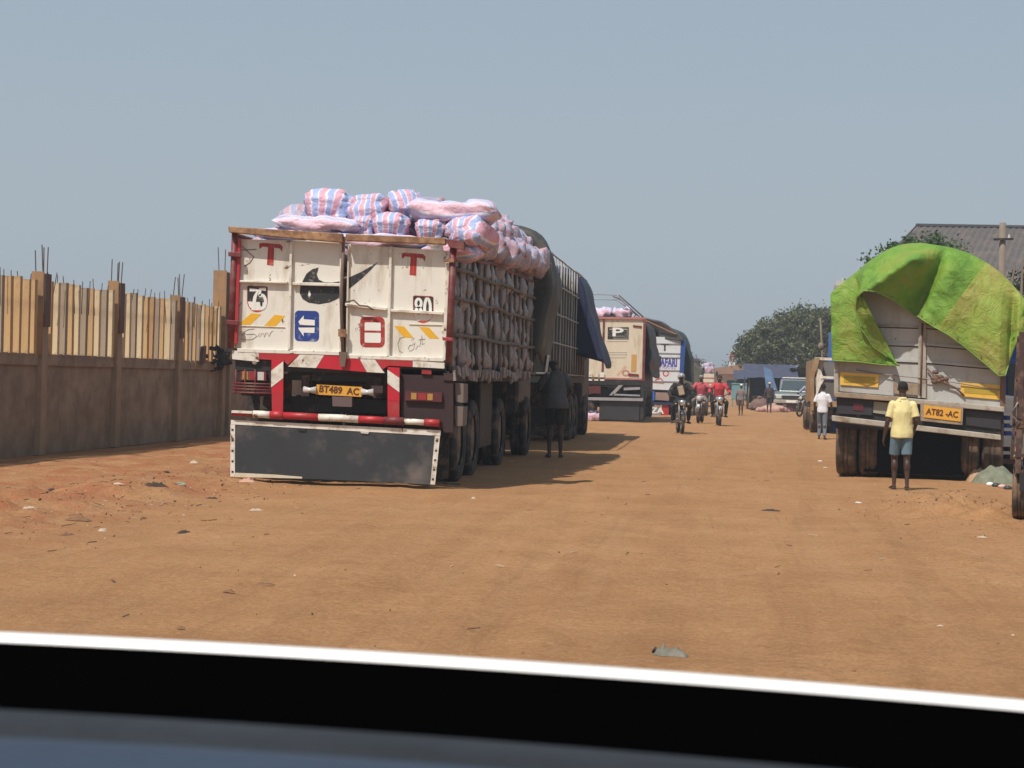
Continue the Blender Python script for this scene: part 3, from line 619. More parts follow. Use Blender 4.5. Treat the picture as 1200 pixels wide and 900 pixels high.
def base_truck(label, X, Y, rz=0, L=8.0, hw=1.3, zb=1.35, axles=(1.6, 2.95), front=9.4, cab=True, cabm=None, cat='truck', dusty=False, r=.52, tag_group=None, name='cargo_truck'):
    t = thing(name, label, cat, (X, Y, gz(X, Y)), rz, tag_group)
    for s in (-1, 1):
        MB().box(s * .45 - .05, s * .45 + .05, .12, L + 2.6, zb - .42, zb - .16).build('chassis_rail', chassis_m, t)
    m = MB()
    for k in range(6): m.box(-.4, .4, .4 + k * (L / 6), .48 + k * (L / 6), zb - .38, zb - .2)
    m.build('cross_member', chassis_m, t)
    MB().box(-hw, hw, .02, L, zb - .12, zb).build('floor', steel_dark, t)
    for y in axles:
        MB().tube([(-hw + .3, y, r), (-.25, y, r), (-.18, y, r), (.18, y, r), (.25, y, r), (hw - .3, y, r)], [.07, .08, .2, .2, .08, .07], 10).build('axle', chassis_m, t, True)
        for s in (-1, 1):
            wheel(t, s * (hw - .17), y, r, r, .28, dusty, s); wheel(t, s * (hw - .50), y, r, r, .28, dusty, s)
            MB().bar((s * .45, y - .55, zb - .48), (s * .45, y + .55, zb - .48), .09, .10).build('leaf_spring', chassis_m, t)
    MB().tube([(-hw + .3, front, r), (hw - .3, front, r)], .06, 8).build('axle', chassis_m, t, True)
    for s in (-1, 1): wheel(t, s * (hw - .17), front, r, r, .28, dusty, s)
    # fuel tank, spare
    MB().tube([(hw - .35, L * .62, .82), (hw - .35, L * .75, .82)], .24, 14).build('fuel_tank', steel_dark, t, True)
    if cab:
        cm = cabm or mat('cab_paint', (.035, .028, .028), .5, dirt=DUST, dirt_amt=.1)
        y0, y1 = L + .25, L + 2.35; cw = 1.22
        MB().prism_x([(y0, .75), (y0, 2.75), (y0 + .15, 2.85), (y1 - .35, 2.82), (y1 - .05, 1.9), (y1, 1.75), (y1, .62), (y0 + .9, .62), (y0 + .9, .95), (y0 + .2, .95)], -cw, cw).build('cab', cm, t, bevel=.05)
        for s in (-1, 1):
            MB().box(min(s * cw, s * (cw + .02)), max(s * cw, s * (cw + .02)), y0 + .75, y1 - .4, 1.85, 2.5).build('side_window', glass_dark, t)
            MB().tube([(s * (cw + .02), y1 - .1, 2.2), (s * (cw + .2), y1 - .02, 2.25)], .012, 6).box(s * (cw + .22) - .08, s * (cw + .22) + .08, y1 - .05, y1 - .01, 1.95, 2.35).build('mirror', steel_dark, t)
            MB().ell((s * .85, y1 + .02, .95), (.13, .05, .11), 10, 6).build('headlight', lens_white, t, True)
        m = MB(); m.add([(-1.05, y1 - .30, 2.68), (1.05, y1 - .30, 2.68), (1.08, y1 - .03, 1.92), (-1.08, y1 - .03, 1.92)], [(0, 1, 2, 3)]); m.build('windscreen', glass_dark, t)
        MB().box(-1.2, 1.2, y1 + .01, y1 + .2, .45, .72).build('front_bumper', steel_dark, t, bevel=.02)
    return t
# ---- sack meshes
def sack_mesh(name, L, W, Hh, m_, seed, kind='pillow', na=22, nt_=17, amp=1.0):
    vs, fs, uv = [], [], []
    for i in range(nt_ + 1):
        t = -1 + 2 * i / nt_; at = abs(t)
        if kind == 'pillow': rw = W / 2 * (.80 + .20 * (1 - at ** 3)); rh = Hh / 2 * max(.03, (1 - at ** 5)) ** .55
        elif kind == 'dome': rw = W / 2 * (max(.05, 1 - max(0, t) ** 2.6)) ** .5 * (1 if t > -.6 else .97); rh = Hh / 2 * (max(.05, 1 - at ** 2.8)) ** .5
        elif kind == 'tied' and t > 0: rw = W / 2 * max(.06, 1 - t ** 2.6); rh = Hh / 2 * max(.06, 1 - t ** 2.6)
        else: rw = W / 2 * max(.02, 1 - at ** 5) ** .5; rh = Hh / 2 * max(.02, 1 - at ** 5) ** .5
        for k in range(na):
            a = 2 * math.pi * k / na; ca, sa = math.cos(a), math.sin(a)
            y = math.copysign(abs(ca) ** .78, ca) * rw; z = math.copysign(abs(sa) ** .78, sa) * rh
            n = .075 * fbm(t * 1.8 + seed, math.cos(a) * 1.2 + math.sin(a) * 1.7, seed, 3); n += .030 * fbm(t * 6 + seed, a * 1.6, seed + 1, 2) * (1 if 0 < k < na - 1 else .6)
            n *= amp
            if kind == 'tied' and t > .3: n += .03 * math.sin(a * 9) * (t - .3)
            x = t * L / 2 + .02 * math.sin(a * 2 + seed)
            f = 1 + n / max(.12, math.hypot(y, z)); vs.append((x, y * f, z * f + .02 * math.sin(t * 3 + seed)))
            uu = max(0, min(1, y / W + .5)) * .5; uv.append((uu if sa >= 0 else 1 - uu, i / nt_))
    for i in range(nt_):
        for k in range(na): fs.append((i * na + k, i * na + (k + 1) % na, (i + 1) * na + (k + 1) % na, (i + 1) * na + k))
    fs += [tuple(range(na))[::-1], tuple(nt_ * na + k for k in range(na))]
    me = bpy.data.meshes.new(name); me.from_pydata(vs, [], fs); me.materials.append(m_)
    ul = me.uv_layers.new(name='UVMap')
    for p in me.polygons:
        us = [uv[me.loops[l].vertex_index] for l in p.loop_indices]; wrap = max(u[0] for u in us) - min(u[0] for u in us) > .5
        for l, u in zip(p.loop_indices, us): ul.data[l].uv = (u[0] + 1 if (wrap and u[0] < .5) else u[0], u[1])
    me.polygons.foreach_set('use_smooth', [True] * len(me.polygons)); me.update(); return me
SK = [sack_mesh('striped_sack', .95, .52, .40, sack_a, s, k) for s, k in ((1, 'dome'), (2, 'round'), (3, 'tied'))]
SKB = [sack_mesh('striped_sack', 1.05, .44, .34, sack_b, s + 4, k) for s, k in ((1, 'pillow'), (2, 'pillow'), (3, 'round'))]
SKD = [sack_mesh('striped_sack', .85, .50, .40, sack_d, s + 8, k) for s, k in ((1, 'round'), (2, 'tied'), (3, 'pillow'))]
SKC = [sack_mesh('striped_sack', .90, .50, .42, sack_c, s + 12, k) for s, k in ((1, 'round'), (2, 'round'), (3, 'tied'))]
def put_sack(me, loc, rot, sc, label, group): return tag(inst('sack', me, None, loc, rot, sc), label, 'sack', group)

# ================================================================== 1  loaded truck with the painted rear doors
T1X, T1Y = -4.61, 22.55
T1 = base_truck('big truck with painted white rear doors and a towering load of striped sacks', T1X, T1Y, 0, 8.9, 1.31, 1.5, (1.75, 3.1, 6.3), 10.4, r=.53, name='cargo_truck')
T1Z = T1.location.z
SH = .055
def D1(px, py):
    z = 1.35 + (438.4 - py + .081 * (px - 399)) / 97.5 - T1Z
    return ((px - 399) / 97.5 - .026 * (z - 1.35), z)
def A1(zx, zy): return D1(250 + zx / 4, 210 + zy / 4)      # first close-up
def A2(zx, zy): return D1(250 + zx / 4, 390 + zy / 4)      # second close-up
def pr(name, pts, y0, y1, m_, parent, f=A1, bevel=0, **k): return MB(SH).prism([f(*p) for p in pts], y0, y1).build(name, m_, parent, bevel=bevel, **k)
def ribs(name, pts, y0, y1, w_, m_, parent, f=A1):
    (ax, az), (bx, bz) = [f(*p) for p in pts]; d = Vector((bx - ax, bz - az)).normalized(); n = Vector((-d.y, d.x)) * w_ / 2
    return MB(SH).prism([(ax + n.x, az + n.y), (bx + n.x, bz + n.y), (bx - n.x, bz - n.y), (ax - n.x, az - n.y)], y0, y1).build(name, m_, parent, bevel=.006)
YP = 0.02          # face of the door sheets
dl = pr('door', [(108, 268), (600, 282), (606, 822), (88, 792)], YP, YP + .03, white_paint, T1)
dr = pr('door', [(636, 296), (1126, 332), (1102, 848), (622, 826)], YP, YP + .03, white_paint, T1)
# door frames and ribs (proud of the sheet)
def fr(pts, w_, par, m_=white_frame, d=.055, name='door_rib'): return ribs(name, pts, YP - d, YP - .003, w_, m_, par)
fr([(98, 284), (84, 790)], .03, dl, rail_wood); fr([(606, 285), (604, 820)], .035, dl); fr([(100, 800), (604, 816)], .05, dl, name='door_frame')
fr([(363, 282), (352, 795)], .032, dl); fr([(104, 470), (345, 478)], .026, dl); fr([(369, 483), (600, 490)], .038, dl)
fr([(1120, 335), (1104, 850)], .05, dr, name='door_frame'); fr([(630, 830), (1100, 846)], .05, dr, name='door_frame')
fr([(845, 310), (832, 835)], .034, dr); fr([(625, 583), (826, 606)], .036, dr); fr([(845, 612), (1096, 628)], .036, dr)
fr([(640, 300), (630, 826)], .022, dr, cream_paint, .04)
# locking rod, rusty, and its crook
m = MB(SH); m.tube([(A1(622, 262)[0], -.06, A1(622, 262)[1]), (A1(608, 560)[0], -.065, A1(608, 560)[1]), (A1(618, 872)[0], -.06, A1(618, 872)[1])], .020, 8)
m.build('locking_rod', mat('rod_rust', (.16, .10, .075), .7, rust=.5, var=.3), T1, True)
pr('lock_keeper', [(596, 700), (634, 702), (632, 740), (596, 736)], -.09, -.05, rail_wood, T1)
pr('lock_keeper', [(600, 808), (640, 810), (628, 880), (606, 878)], -.10, -.05, mat('rod_rust', (.2, .1, .1)), T1)
a = A1(690, 585); MB(SH).tube([(a[0] - .15, -.06, a[1] + .02), (a[0] - .05, -.08, a[1] + .05), (a[0] + .02, -.07, a[1] - .01), (a[0] + .12, -.07, a[1] - .01), (a[0] + .19, -.06, a[1] - .05)], .012, 6).build('door_latch', MATS['rod_rust'], dr, True)
# rusty yellow top rail in two lengths
pr('top_rail', [(66, 212), (620, 250), (622, 294), (70, 240)], -.15, -.04, rail_wood, T1, bevel=.01)
pr('top_rail', [(636, 252), (1112, 274), (1114, 306), (634, 284)], -.14, -.035, rail_wood, T1, bevel=.01)
pr('rail_end_bracket', [(1112, 280), (1200, 292), (1200, 330), (1130, 318)], -.12, .02, dark_red, T1)
# corner posts with hinges
for pts, mm in (([(90, 215), (68, 790)], dark_red), ([(1146, 290), (1122, 860)], dark_red)):
    (ax, az), (bx, bz) = [A1(*p) for p in pts]; MB(SH).tube([(ax, -.03, az), (bx, -.03, bz)], .042, 10).build('corner_post', mm, T1, True)
pr('corner_post', [(104, 262), (118, 268), (100, 770), (86, 766)], -.045, .0, red_paint, T1)
for x_, y_ in ((84, 330), (74, 655)): pr('hinge', [(x_ - 22, y_), (x_ + 40, y_ + 4), (x_ + 40, y_ + 28), (x_ - 22, y_ + 22)], -.10, -.06, dark_red, T1, bevel=.006)
for x_, y_ in ((1118, 370), (1112, 740)): pr('hinge', [(x_ - 14, y_), (x_ + 34, y_ + 4), (x_ + 34, y_ + 20), (x_ - 14, y_ + 16)], -.10, -.06, rail_wood if y_ < 500 else red_paint, T1, bevel=.006)
# --- sign writing (thin paint film on the sheets)
def paint(pts, m_, par, name='painted_mark', k=0): return pr(name, pts, YP - .002 - .0012 * k, YP - .0004 - .0012 * k, m_, par)
def tee(ox, oy, s=1.0):
    return [(ox, oy + 4), (ox + 18, oy), (ox + 104, oy + 8), (ox + 116, oy + 20), (ox + 112, oy + 44), (ox + 100, oy + 28), (ox + 74, oy + 24), (ox + 70, oy + 110), (ox + 38, oy + 106), (ox + 44, oy + 22), (ox + 18, oy + 18), (ox + 2, oy + 30)]
paint(tee(202, 286), r_ink, dl, 'letter_t'); paint(tee(894, 338), r_ink, dr, 'letter_t')
for ox, oy, par in ((202, 286, dl), (894, 338, dr)): paint([(ox + 55, oy + 14), (ox + 61, oy + 14), (ox + 58, oy + 106), (ox + 53, oy + 106)], r_ink2, par, 'letter_highlight', 1)
paint([(493, 405), (462, 414), (434, 434), (416, 468), (402, 500), (401, 530), (415, 556), (445, 574), (498, 581), (545, 573), (600, 550), (600, 472), (560, 478), (520, 476), (494, 464), (484, 440)], ink, dl, 'swoosh_emblem')
paint([(636, 456), (700, 428), (781, 382), (745, 420), (700, 462), (637, 512)], ink, dr, 'swoosh_emblem')
paint([(443, 520), (449, 514), (455, 535), (448, 547), (442, 540)], w_ink, dl, 'swoosh_glint', 1)
def shield(x0, y0, x1, y1, m_, par, k, frac=1.0, name='badge'):
    h = y1 - y0; w_ = x1 - x0; pts = [(x0, y0 + 8), (x0 + 8, y0), (x1 - 8, y0 + 4), (x1, y0 + 12)]
    for a in np.linspace(0, math.pi, 13): pts.append((x0 + w_ / 2 + math.cos(a) * w_ / 2, y1 - h * .42 + math.sin(a) * h * .42))
    return paint(pts, m_, par, name, k)
shield(143, 490, 244, 618, r_ink2, dl, 0, name='badge_base'); paint([(146, 492), (243, 497), (241, 572), (145, 566)], ink, dl, 'badge_field', 1)
paint([(147, 566), (241, 572), (232, 596), (215, 609), (176, 608), (155, 592)], w_ink, dl, 'badge_field', 1)
shield(949, 541, 1048, 672, r_ink2, dr, 0, name='badge_base'); paint([(951, 544), (1047, 549), (1045, 620), (951, 615)], ink, dr, 'badge_field', 1)
paint([(951, 630), (1044, 634), (1036, 652), (1018, 662), (982, 661), (960, 648)], w_ink, dr, 'badge_field', 1)
def pstroke(pts, w_, m_, par, k, f=A1, name='painted_stroke', close=False):
    pts3 = [(f(*p)[0], YP - .002 - .0012 * k, f(*p)[1]) for p in pts]; m = MB(SH); n = len(pts3); L_, R_ = [], []
    for i, p in enumerate(pts3):
        a = pts3[(i - 1) % n] if (close or i) else p; b = pts3[(i + 1) % n] if (close or i < n - 1) else p
        d = Vector((b[0] - a[0], b[2] - a[2])).normalized(); nn = (-d.y * w_ / 2, d.x * w_ / 2)
        L_.append((p[0] + nn[0], p[1], p[2] + nn[1])); R_.append((p[0] - nn[0], p[1], p[2] - nn[1]))
    if close: L_.append(L_[0]); R_.append(R_[0])
    m.grid([L_, R_]); return m.build(name, m_, par)
def arcp(cx, cy, rx, ry, a0, a1, n=14): return [(cx + rx * math.cos(rad(a)), cy - ry * math.sin(rad(a))) for a in np.linspace(a0, a1, n)]
# 7 and 5
pstroke([(156, 510), (196, 513), (182, 545), (172, 608)], .042, w_ink, dl, 3, name='digit_seven')
pstroke([(236, 508), (208, 507), (204, 540)] + arcp(216, 568, 18, 32, 120, -130, 14), .038, w_ink, dl, 3, name='digit_five')
pstroke([(156, 510), (196, 513), (182, 545), (172, 608)], .010, r_ink2, dl, 2, name='digit_shadow')
for cx, cy in ((213, 575),): paint([(cx + math.cos(a) * 6, cy + math.sin(a) * 16) for a in np.linspace(0, 6.28, 10)[:-1]], ink, dl, 'digit_counter', 4)
# 8 and 0
pstroke(arcp(976, 578, 13, 20, 0, 345), .034, w_ink, dr, 3, name='digit_eight', close=True)
pstroke(arcp(976, 628, 15, 28, 0, 345), .034, w_ink, dr, 3, name='digit_eight', close=True)
pstroke(arcp(1019, 605, 14, 48, 0, 345, 18), .036, w_ink, dr, 3, name='digit_zero', close=True)
# blue arrow plate
def rrect(x0, y0, x1, y1, r, sk=0):
    pts = []
    for cx, cy, a0 in ((x1 - r, y1 - r, 0), (x0 + r, y1 - r, 90), (x0 + r, y0 + r, 180), (x1 - r, y0 + r, 270)):
        for a in (0, 30, 60, 90): pts.append((cx + r * math.cos(rad(a0 + a)), cy + r * math.sin(rad(a0 + a)) + sk * (cx - x0)))
    return pts
paint(rrect(376, 610, 495, 756, 20, .03), b_ink, dl, 'blue_panel')
paint([(394, 664), (420, 634), (420, 652), (474, 656), (474, 682), (424, 680), (402, 678)], w_ink, dl, 'painted_arrow', 1)
paint([(394, 692), (474, 692), (472, 718), (420, 716), (420, 734), (396, 700)], w_ink, dl, 'painted_arrow', 1)
paint([(402, 683), (474, 685), (474, 689), (402, 687)], ink, dl, 'painted_arrow_shade', 2)
# red looped sign
paint(rrect(694, 640, 813, 786, 24, .02), r_ink, dr, 'red_ring'); paint(rrect(716, 668, 794, 764, 6, .02), w_ink, dr, 'ring_inner', 1)
paint([(712, 706), (796, 708), (796, 718), (712, 716)], r_ink, dr, 'ring_bar', 2)
# yellow slanted bars
for q in ([(104, 674), (158, 678), (214, 628), (164, 622)], [(226, 684), (280, 688), (330, 636), (278, 630)]): paint(q, y_ink, dl, 'yellow_stripe')
for q in ([(858, 685), (906, 688), (952, 742), (904, 740)], [(978, 690), (1026, 693), (1076, 747), (1028, 745)]): paint(q, y_ink, dr, 'yellow_stripe')
fr([(104, 682), (330, 690)], .010, dl, cream_paint, .012, 'sheet_seam'); fr([(930, 678), (1090, 682)], .010, dr, cream_paint, .012, 'sheet_seam')
# pencilled script
pstroke([(178, 698), (150, 700), (128, 712), (140, 724), (178, 722), (192, 732), (170, 748), (130, 750), (110, 744)], .007, pencil, dl, 1, name='script')
pstroke([(196, 735), (204, 716), (206, 738), (216, 718), (226, 722), (228, 738), (236, 716), (246, 720), (250, 735), (262, 712), (272, 708)], .006, pencil, dl, 1, name='script')
pstroke([(104, 716), (116, 708), (130, 716), (120, 728), (106, 722)], .005, pencil, dl, 1, name='script')
pstroke([(906, 738), (886, 744), (876, 770), (884, 806), (900, 812)], .007, pencil, dr, 1, name='script')
pstroke([(950, 775), (934, 778), (926, 792), (934, 806), (950, 798), (958, 780), (962, 800), (972, 778), (982, 784), (984, 770), (992, 730), (994, 776), (1004, 768)], .006, pencil, dr, 1, name='script')
pstroke([(976, 752), (1008, 748)], .006, pencil, dr, 1, name='script')
# rust streak scratches on left door upper corner
pstroke([(118, 300), (160, 340), (176, 352), (158, 380), (130, 398)], .012, MATS['rod_rust'], dl, 1, name='rust_streak')
pstroke([(116, 320), (190, 318)], .014, pencil, dl, 1, name='rust_streak')
# --- striped sill, uprights, number plate, lamps
YB = -.03
def q2(name, pts, m_, y0=YB, y1=YB + .05, par=None): return pr(name, pts, y0, y1, m_, par or T1, A2)
sill = MB(SH).prism([A2(*p) for p in [(78, 84), (1100, 136), (1098, 150), (76, 100)]], YB + .055, .15).build('rear_sill', dark_red, T1)
q2('sill_white', [(75, 80), (205, 91), (205, 135), (75, 122)], white_frame, par=sill)
q2('sill_red', [(206, 91), (404, 101), (346, 150), (328, 131), (206, 122)], red_paint, par=sill)
q2('sill_white', [(405, 101), (522, 105), (484, 165), (348, 158)], white_frame, par=sill)
q2('sill_red', [(523, 105), (690, 114), (729, 184), (485, 165)], bright_red, par=sill)
q2('sill_white', [(691, 114), (764, 119), (815, 189), (730, 184)], white_frame, par=sill)
q2('sill_red', [(765, 119), (950, 131), (950, 160), (833, 154), (806, 172)], red_paint, par=sill)
q2('sill_white', [(951, 131), (1103, 141), (1102, 168), (951, 160)], white_frame, par=sill)
for red, low, wht in (([(270, 124), (327, 133), (327, 284), (270, 284)], [(271, 285), (327, 285), (325, 388), (273, 378)], [(328, 133), (328, 212), (269, 257), (269, 178)]),
                      ([(833, 160), (890, 164), (889, 322), (832, 318)], [(832, 319), (889, 323), (888, 426), (833, 418)], [(832, 174), (889, 212), (889, 280), (832, 238)])):
    u = q2('bumper_upright', red, bright_red, YB - .03, YB - .002); q2('upright_foot', low, red_paint, YB - .03, YB - .002, u); q2('upright_stripe', wht, white_frame, YB - .036, YB - .0305, u)
q2('number_plate', [(483, 243), (703, 255), (700, 302), (480, 291)], plate_m, .02, .03)
for ch in T1.children:
    if ch.name.startswith('number_plate'): NP = ch
cx, cz = A2(592, 272); o = put_text('BT489  AC', .115, ink_plate, NP, cx, .017, cz - SH * cx, 'registration', .95, ry=0, bold=.003); o.rotation_euler = (rad(90), .055, 0)
for x0, x1, yy in ((424, 482, 268), (704, 760, 278)):
    a, b = A2(x0, yy), A2(x1, yy + 3); MB(SH).tube([(a[0], 0, a[1]), ((a[0] * .5 + b[0] * .5), -.01, a[1]), (b[0], 0, b[1])], [.045, .03, .05], 10).build('plate_lamp', lens_white, T1, True)
q2('lamp_box', [(748, 248), (806, 250), (804, 284), (750, 282)], chassis_m, .0, .06)
q2('towing_box', [(560, 300), (656, 303), (655, 350), (562, 346)], mat('maroon_grey', (.13, .085, .08), .7), .0, .1)
q2('rear_cross_member', [(328, 150), (832, 175), (832, 232), (328, 222)], steel_dark, .18, .25)
q2('rear_cross_member', [(328, 300), (832, 320), (832, 385), (328, 372)], steel_dark, .35, .42)
q2('lamp_guard_panel', [(84, 118), (268, 125), (266, 300), (120, 296), (88, 270)], mat('maroon_dark', (.035, .014, .015), .7, var=.3), .03, .05)
bx = q2('tail_lamp', [(118, 178), (242, 182), (240, 226), (116, 222)], dark_red, -.03, .02)
q2('lamp_lens', [(126, 180), (154, 181), (153, 220), (125, 219)], lens_amber, -.036, -.031, bx); q2('lamp_lens', [(160, 182), (196, 183), (195, 222), (159, 221)], lens_red, -.036, -.031, bx); q2('lamp_lens', [(200, 183), (231, 184), (230, 223), (200, 222)], lens_white, -.036, -.031, bx)
for y_ in (238, 252, 266, 282): 
    a, b = A2(80, y_ - 2), A2(268, y_ + 4); MB(SH).tube([(a[0], -.05, a[1]), (b[0], -.05, b[1])], .012, 6).build('lamp_guard_bar', dark_red, T1, True)
for x_ in (96, 140, 190): a, b = A2(x_, 172), A2(x_, 290); MB(SH).tube([(a[0], -.052, a[1]), (b[0], -.052, b[1])], .009, 6).build('lamp_guard_bar', dark_red, T1, True)
a = A2(182, 136); MB(SH).lathe((a[0], .02, a[1]), (0, -1, 0), [(.032, 0), (.032, .03), (.022, .04), (.001, .042)], 14).build('marker_lamp', lens_white, T1, True)
q2('support_bracket', [(198, 300), (216, 300), (210, 340), (236, 362), (196, 364), (200, 330)], mat('bracket_pale', (.30, .24, .18), .7), .1, .14)
# big maroon side box on the right
q2('mudguard_panel', [(893, 168), (1120, 180), (1142, 230), (1142, 470), (1096, 470), (1090, 420), (893, 412)], mat('maroon_dark', (.06, .02, .022), .7), .02, .06)
bx = q2('tail_lamp', [(916, 274), (1092, 282), (1090, 326), (914, 318)], mat('maroon_lamp', (.10, .02, .022), .5), -.03, .018)
q2('lamp_lens', [(944, 282), (970, 283), (969, 314), (943, 313)], lens_amber, -.037, -.031, bx); q2('lamp_lens', [(976, 284), (1018, 286), (1017, 316), (975, 315)], lens_red, -.037, -.031, bx); q2('lamp_lens', [(1022, 286), (1048, 287), (1047, 318), (1021, 317)], lens_amber, -.037, -.031, bx)
q2('marker_lamp', [(993, 172), (1040, 175), (1039, 196), (992, 193)], lens_red, -.01, .018)
q2('side_guard', [(1146, 235), (1188, 240), (1186, 330), (1150, 325)], mat('guard_lit_grey', (.17, .13, .11), .8, var=.3), .1, .5); q2('side_guard', [(1146, 345), (1186, 348), (1182, 440), (1150, 440)], MATS['guard_lit_grey'], .1, .5)  # paler grey puts the lit side of the maroon mudguard into its colour
# round bumper tube in painted lengths
bz = lambda x_: 380 + (x_ - 80) * .046
bar_ = None
for x0, x1, mm, r in ((80, 182, red_paint, .035), (184, 268, w_ink, .045), (268, 330, red_paint, .05), (330, 500, red_paint, .045), (502, 694, w_ink, .045), (696, 820, red_paint, .045), (820, 912, dark_red, .05), (914, 1010, w_ink, .036), (1012, 1082, red_paint, .045)):
    a, b = A2(x0, bz(x0)), A2(x1, bz(x1)); mm2 = white_frame if mm is w_ink else mm
    o = MB(SH).tube([(a[0], -.08, a[1]), ((a[0] + b[0]) / 2, -.085, (a[1] + b[1]) / 2 + .004), (b[0], -.08, b[1])], r, 12).build('bumper_tube', mm2, T1, True)
q2('bumper_cap', [(82, 366), (184, 370), (184, 382), (82, 378)], white_frame, -.13, -.09)
# mud screen hung under the bumper
scr = q2('mud_screen', [(72, 414), (1087, 461), (1066, 600), (1050, 716), (860, 706), (700, 700), (420, 690), (74, 682)], black_sheet, -.06, -.05)
q2('screen_edging', [(72, 412), (1088, 459), (1086, 485), (72, 433)], white_frame, -.066, -.0605, scr)
q2('screen_edging', [(70, 434), (93, 435), (92, 683), (70, 682)], white_frame, -.066, -.0605, scr); q2('screen_edging', [(1059, 486), (1084, 487), (1060, 716), (1038, 714)], white_frame, -.066, -.0605, scr)
q2('screen_edging', [(93, 664), (290, 672), (420, 682), (420, 690), (93, 684)], cream_paint, -.066, -.0605, scr)
for x_, y_ in ((398, 452), (702, 464)): q2('screen_clip', [(x_, y_), (x_ + 42, y_ + 3), (x_ + 38, y_ + 13), (x_ + 4, y_ + 10)], lens_white if x_ > 500 else steel_dark, -.075, -.061, scr)
for k in range(5): q2('rivet', [(76, 455 + k * 50), (86, 455 + k * 50), (86, 464 + k * 50), (76, 464 + k * 50)], steel_dark, -.070, -.0665, scr); q2('rivet', [(1066 - k * 5, 505 + k * 45), (1075 - k * 5, 505 + k * 45), (1075 - k * 5, 514 + k * 45), (1066 - k * 5, 514 + k * 45)], steel_dark, -.070, -.0665, scr)
# mud flap and hose behind the right corner
MB().box(.72, 1.29, .55, .57, .10, 1.35).build('mud_flap', rubber, T1); MB().box(-1.29, -.72, .55, .57, .10, 1.35).build('mud_flap', rubber, T1)
MB().tube([(1.33, .2, 1.25), (1.42, .35, .9), (1.24, .3, .45), (1.15, .25, .2), (1.3, .2, .06), (1.45, .5, .04)], .012, 6).build('hose', rubber, T1, True)
# side racks
def side_rack(T, sx, L, z0, z1, n, hz, m_, wob=.02, y0=.12, r=.022, sh=0, splay=0):
    for k in range(n):
        y = y0 + (L - y0) * k / (n - 1); pts = [(sx + splay * y + wob * fbm(z * 1.5, y * 3, 2), y + wob * 1.5 * fbm(z * 1.3 + 7, y, 3), z) for z in np.linspace(z0, z1, 6)]
        MB(sh).tube(pts, r * (1.5 if k % 4 == 0 else 1), 6).build('rack_upright', m_, T, True)
    for z in hz:
        pts = [(sx + splay * y + math.copysign(r * 1.2, sx) + wob * fbm(y * 1.1, z * 3, 4), y, z + wob * 1.6 * fbm(y * .9, z * 5, 6)) for y in np.linspace(y0, L, 22)]
        MB(sh).tube(pts, r * 1.15, 6).build('rack_rail', m_, T, True)
side_rack(T1, 1.345, 8.4, 1.45, 3.0, 17, (1.50, 1.93, 2.38, 2.74), rack_m, sh=.03, splay=.024)
side_rack(T1, -1.345, 7.6, 1.5, 3.0, 12, (1.55, 2.0, 2.5), rack_m, sh=.0)
MB(.03).tube([(1.345 + .024 * y, y, 3.0 + .02 * fbm(y, 1, 8) - .05 * math.sin(min(y, 3.5) / 3.5 * math.pi)) for y in np.linspace(0, 8.4, 20)], .028, 8).build('rack_top_rail', dark_red, T1, True)
MB(.03).tube([(-1.345, 0, 3.0), (-1.345, 7.6, 3.0)], .028, 8).build('rack_top_rail', dark_red, T1, True)
MB(.03).box(1.28, 1.40, 0, 7.9, 1.36, 1.45).build('side_beam', chassis_m, T1)
MB().box(-1.3, 1.3, 8.8, 8.9, 1.5, 3.2).build('headboard', steel_dark, T1)
rg = random.Random(21)
m = MB()      # ragged sacking caught below the side rails
for k in range(26):
    y = .1 + k * .29; z = 1.42 + rg.uniform(-.05, .03); m.obox((1.40 + .024 * y, y, z), (.03, rg.uniform(.10, .24), rg.uniform(.08, .16)), (rg.uniform(-.3, .3), rg.uniform(-.2, .2), rg.uniform(-.15, .15)))
m.build('sacking_fringe', mat('sacking', (.30, .25, .23), .8, var=.5, scale=6), T1, stuff=True)
for s_ in (-1, 1):
    MB().box(s_ * 1.22 - .10 * (s_ > 0) - .0, s_ * 1.22 + .10 * (s_ < 0), 4.1, 5.5, .35, 1.3).build('tool_box', steel_dark, T1, bevel=.02)
    MB().box(min(s_ * .6, s_ * 1.25), max(s_ * .6, s_ * 1.25), 7.1, 7.13, .12, 1.35).build('mud_flap', rubber, T1)
MB().box(-.4, .4, 3.9, 5.6, .55, 1.05).build('air_tank_box', steel_dark, T1)
MB().tube([(-.9, 7.6, .78), (.9, 7.6, .78)], .38, 16).build('spare_wheel_carrier', rubber, T1, True)
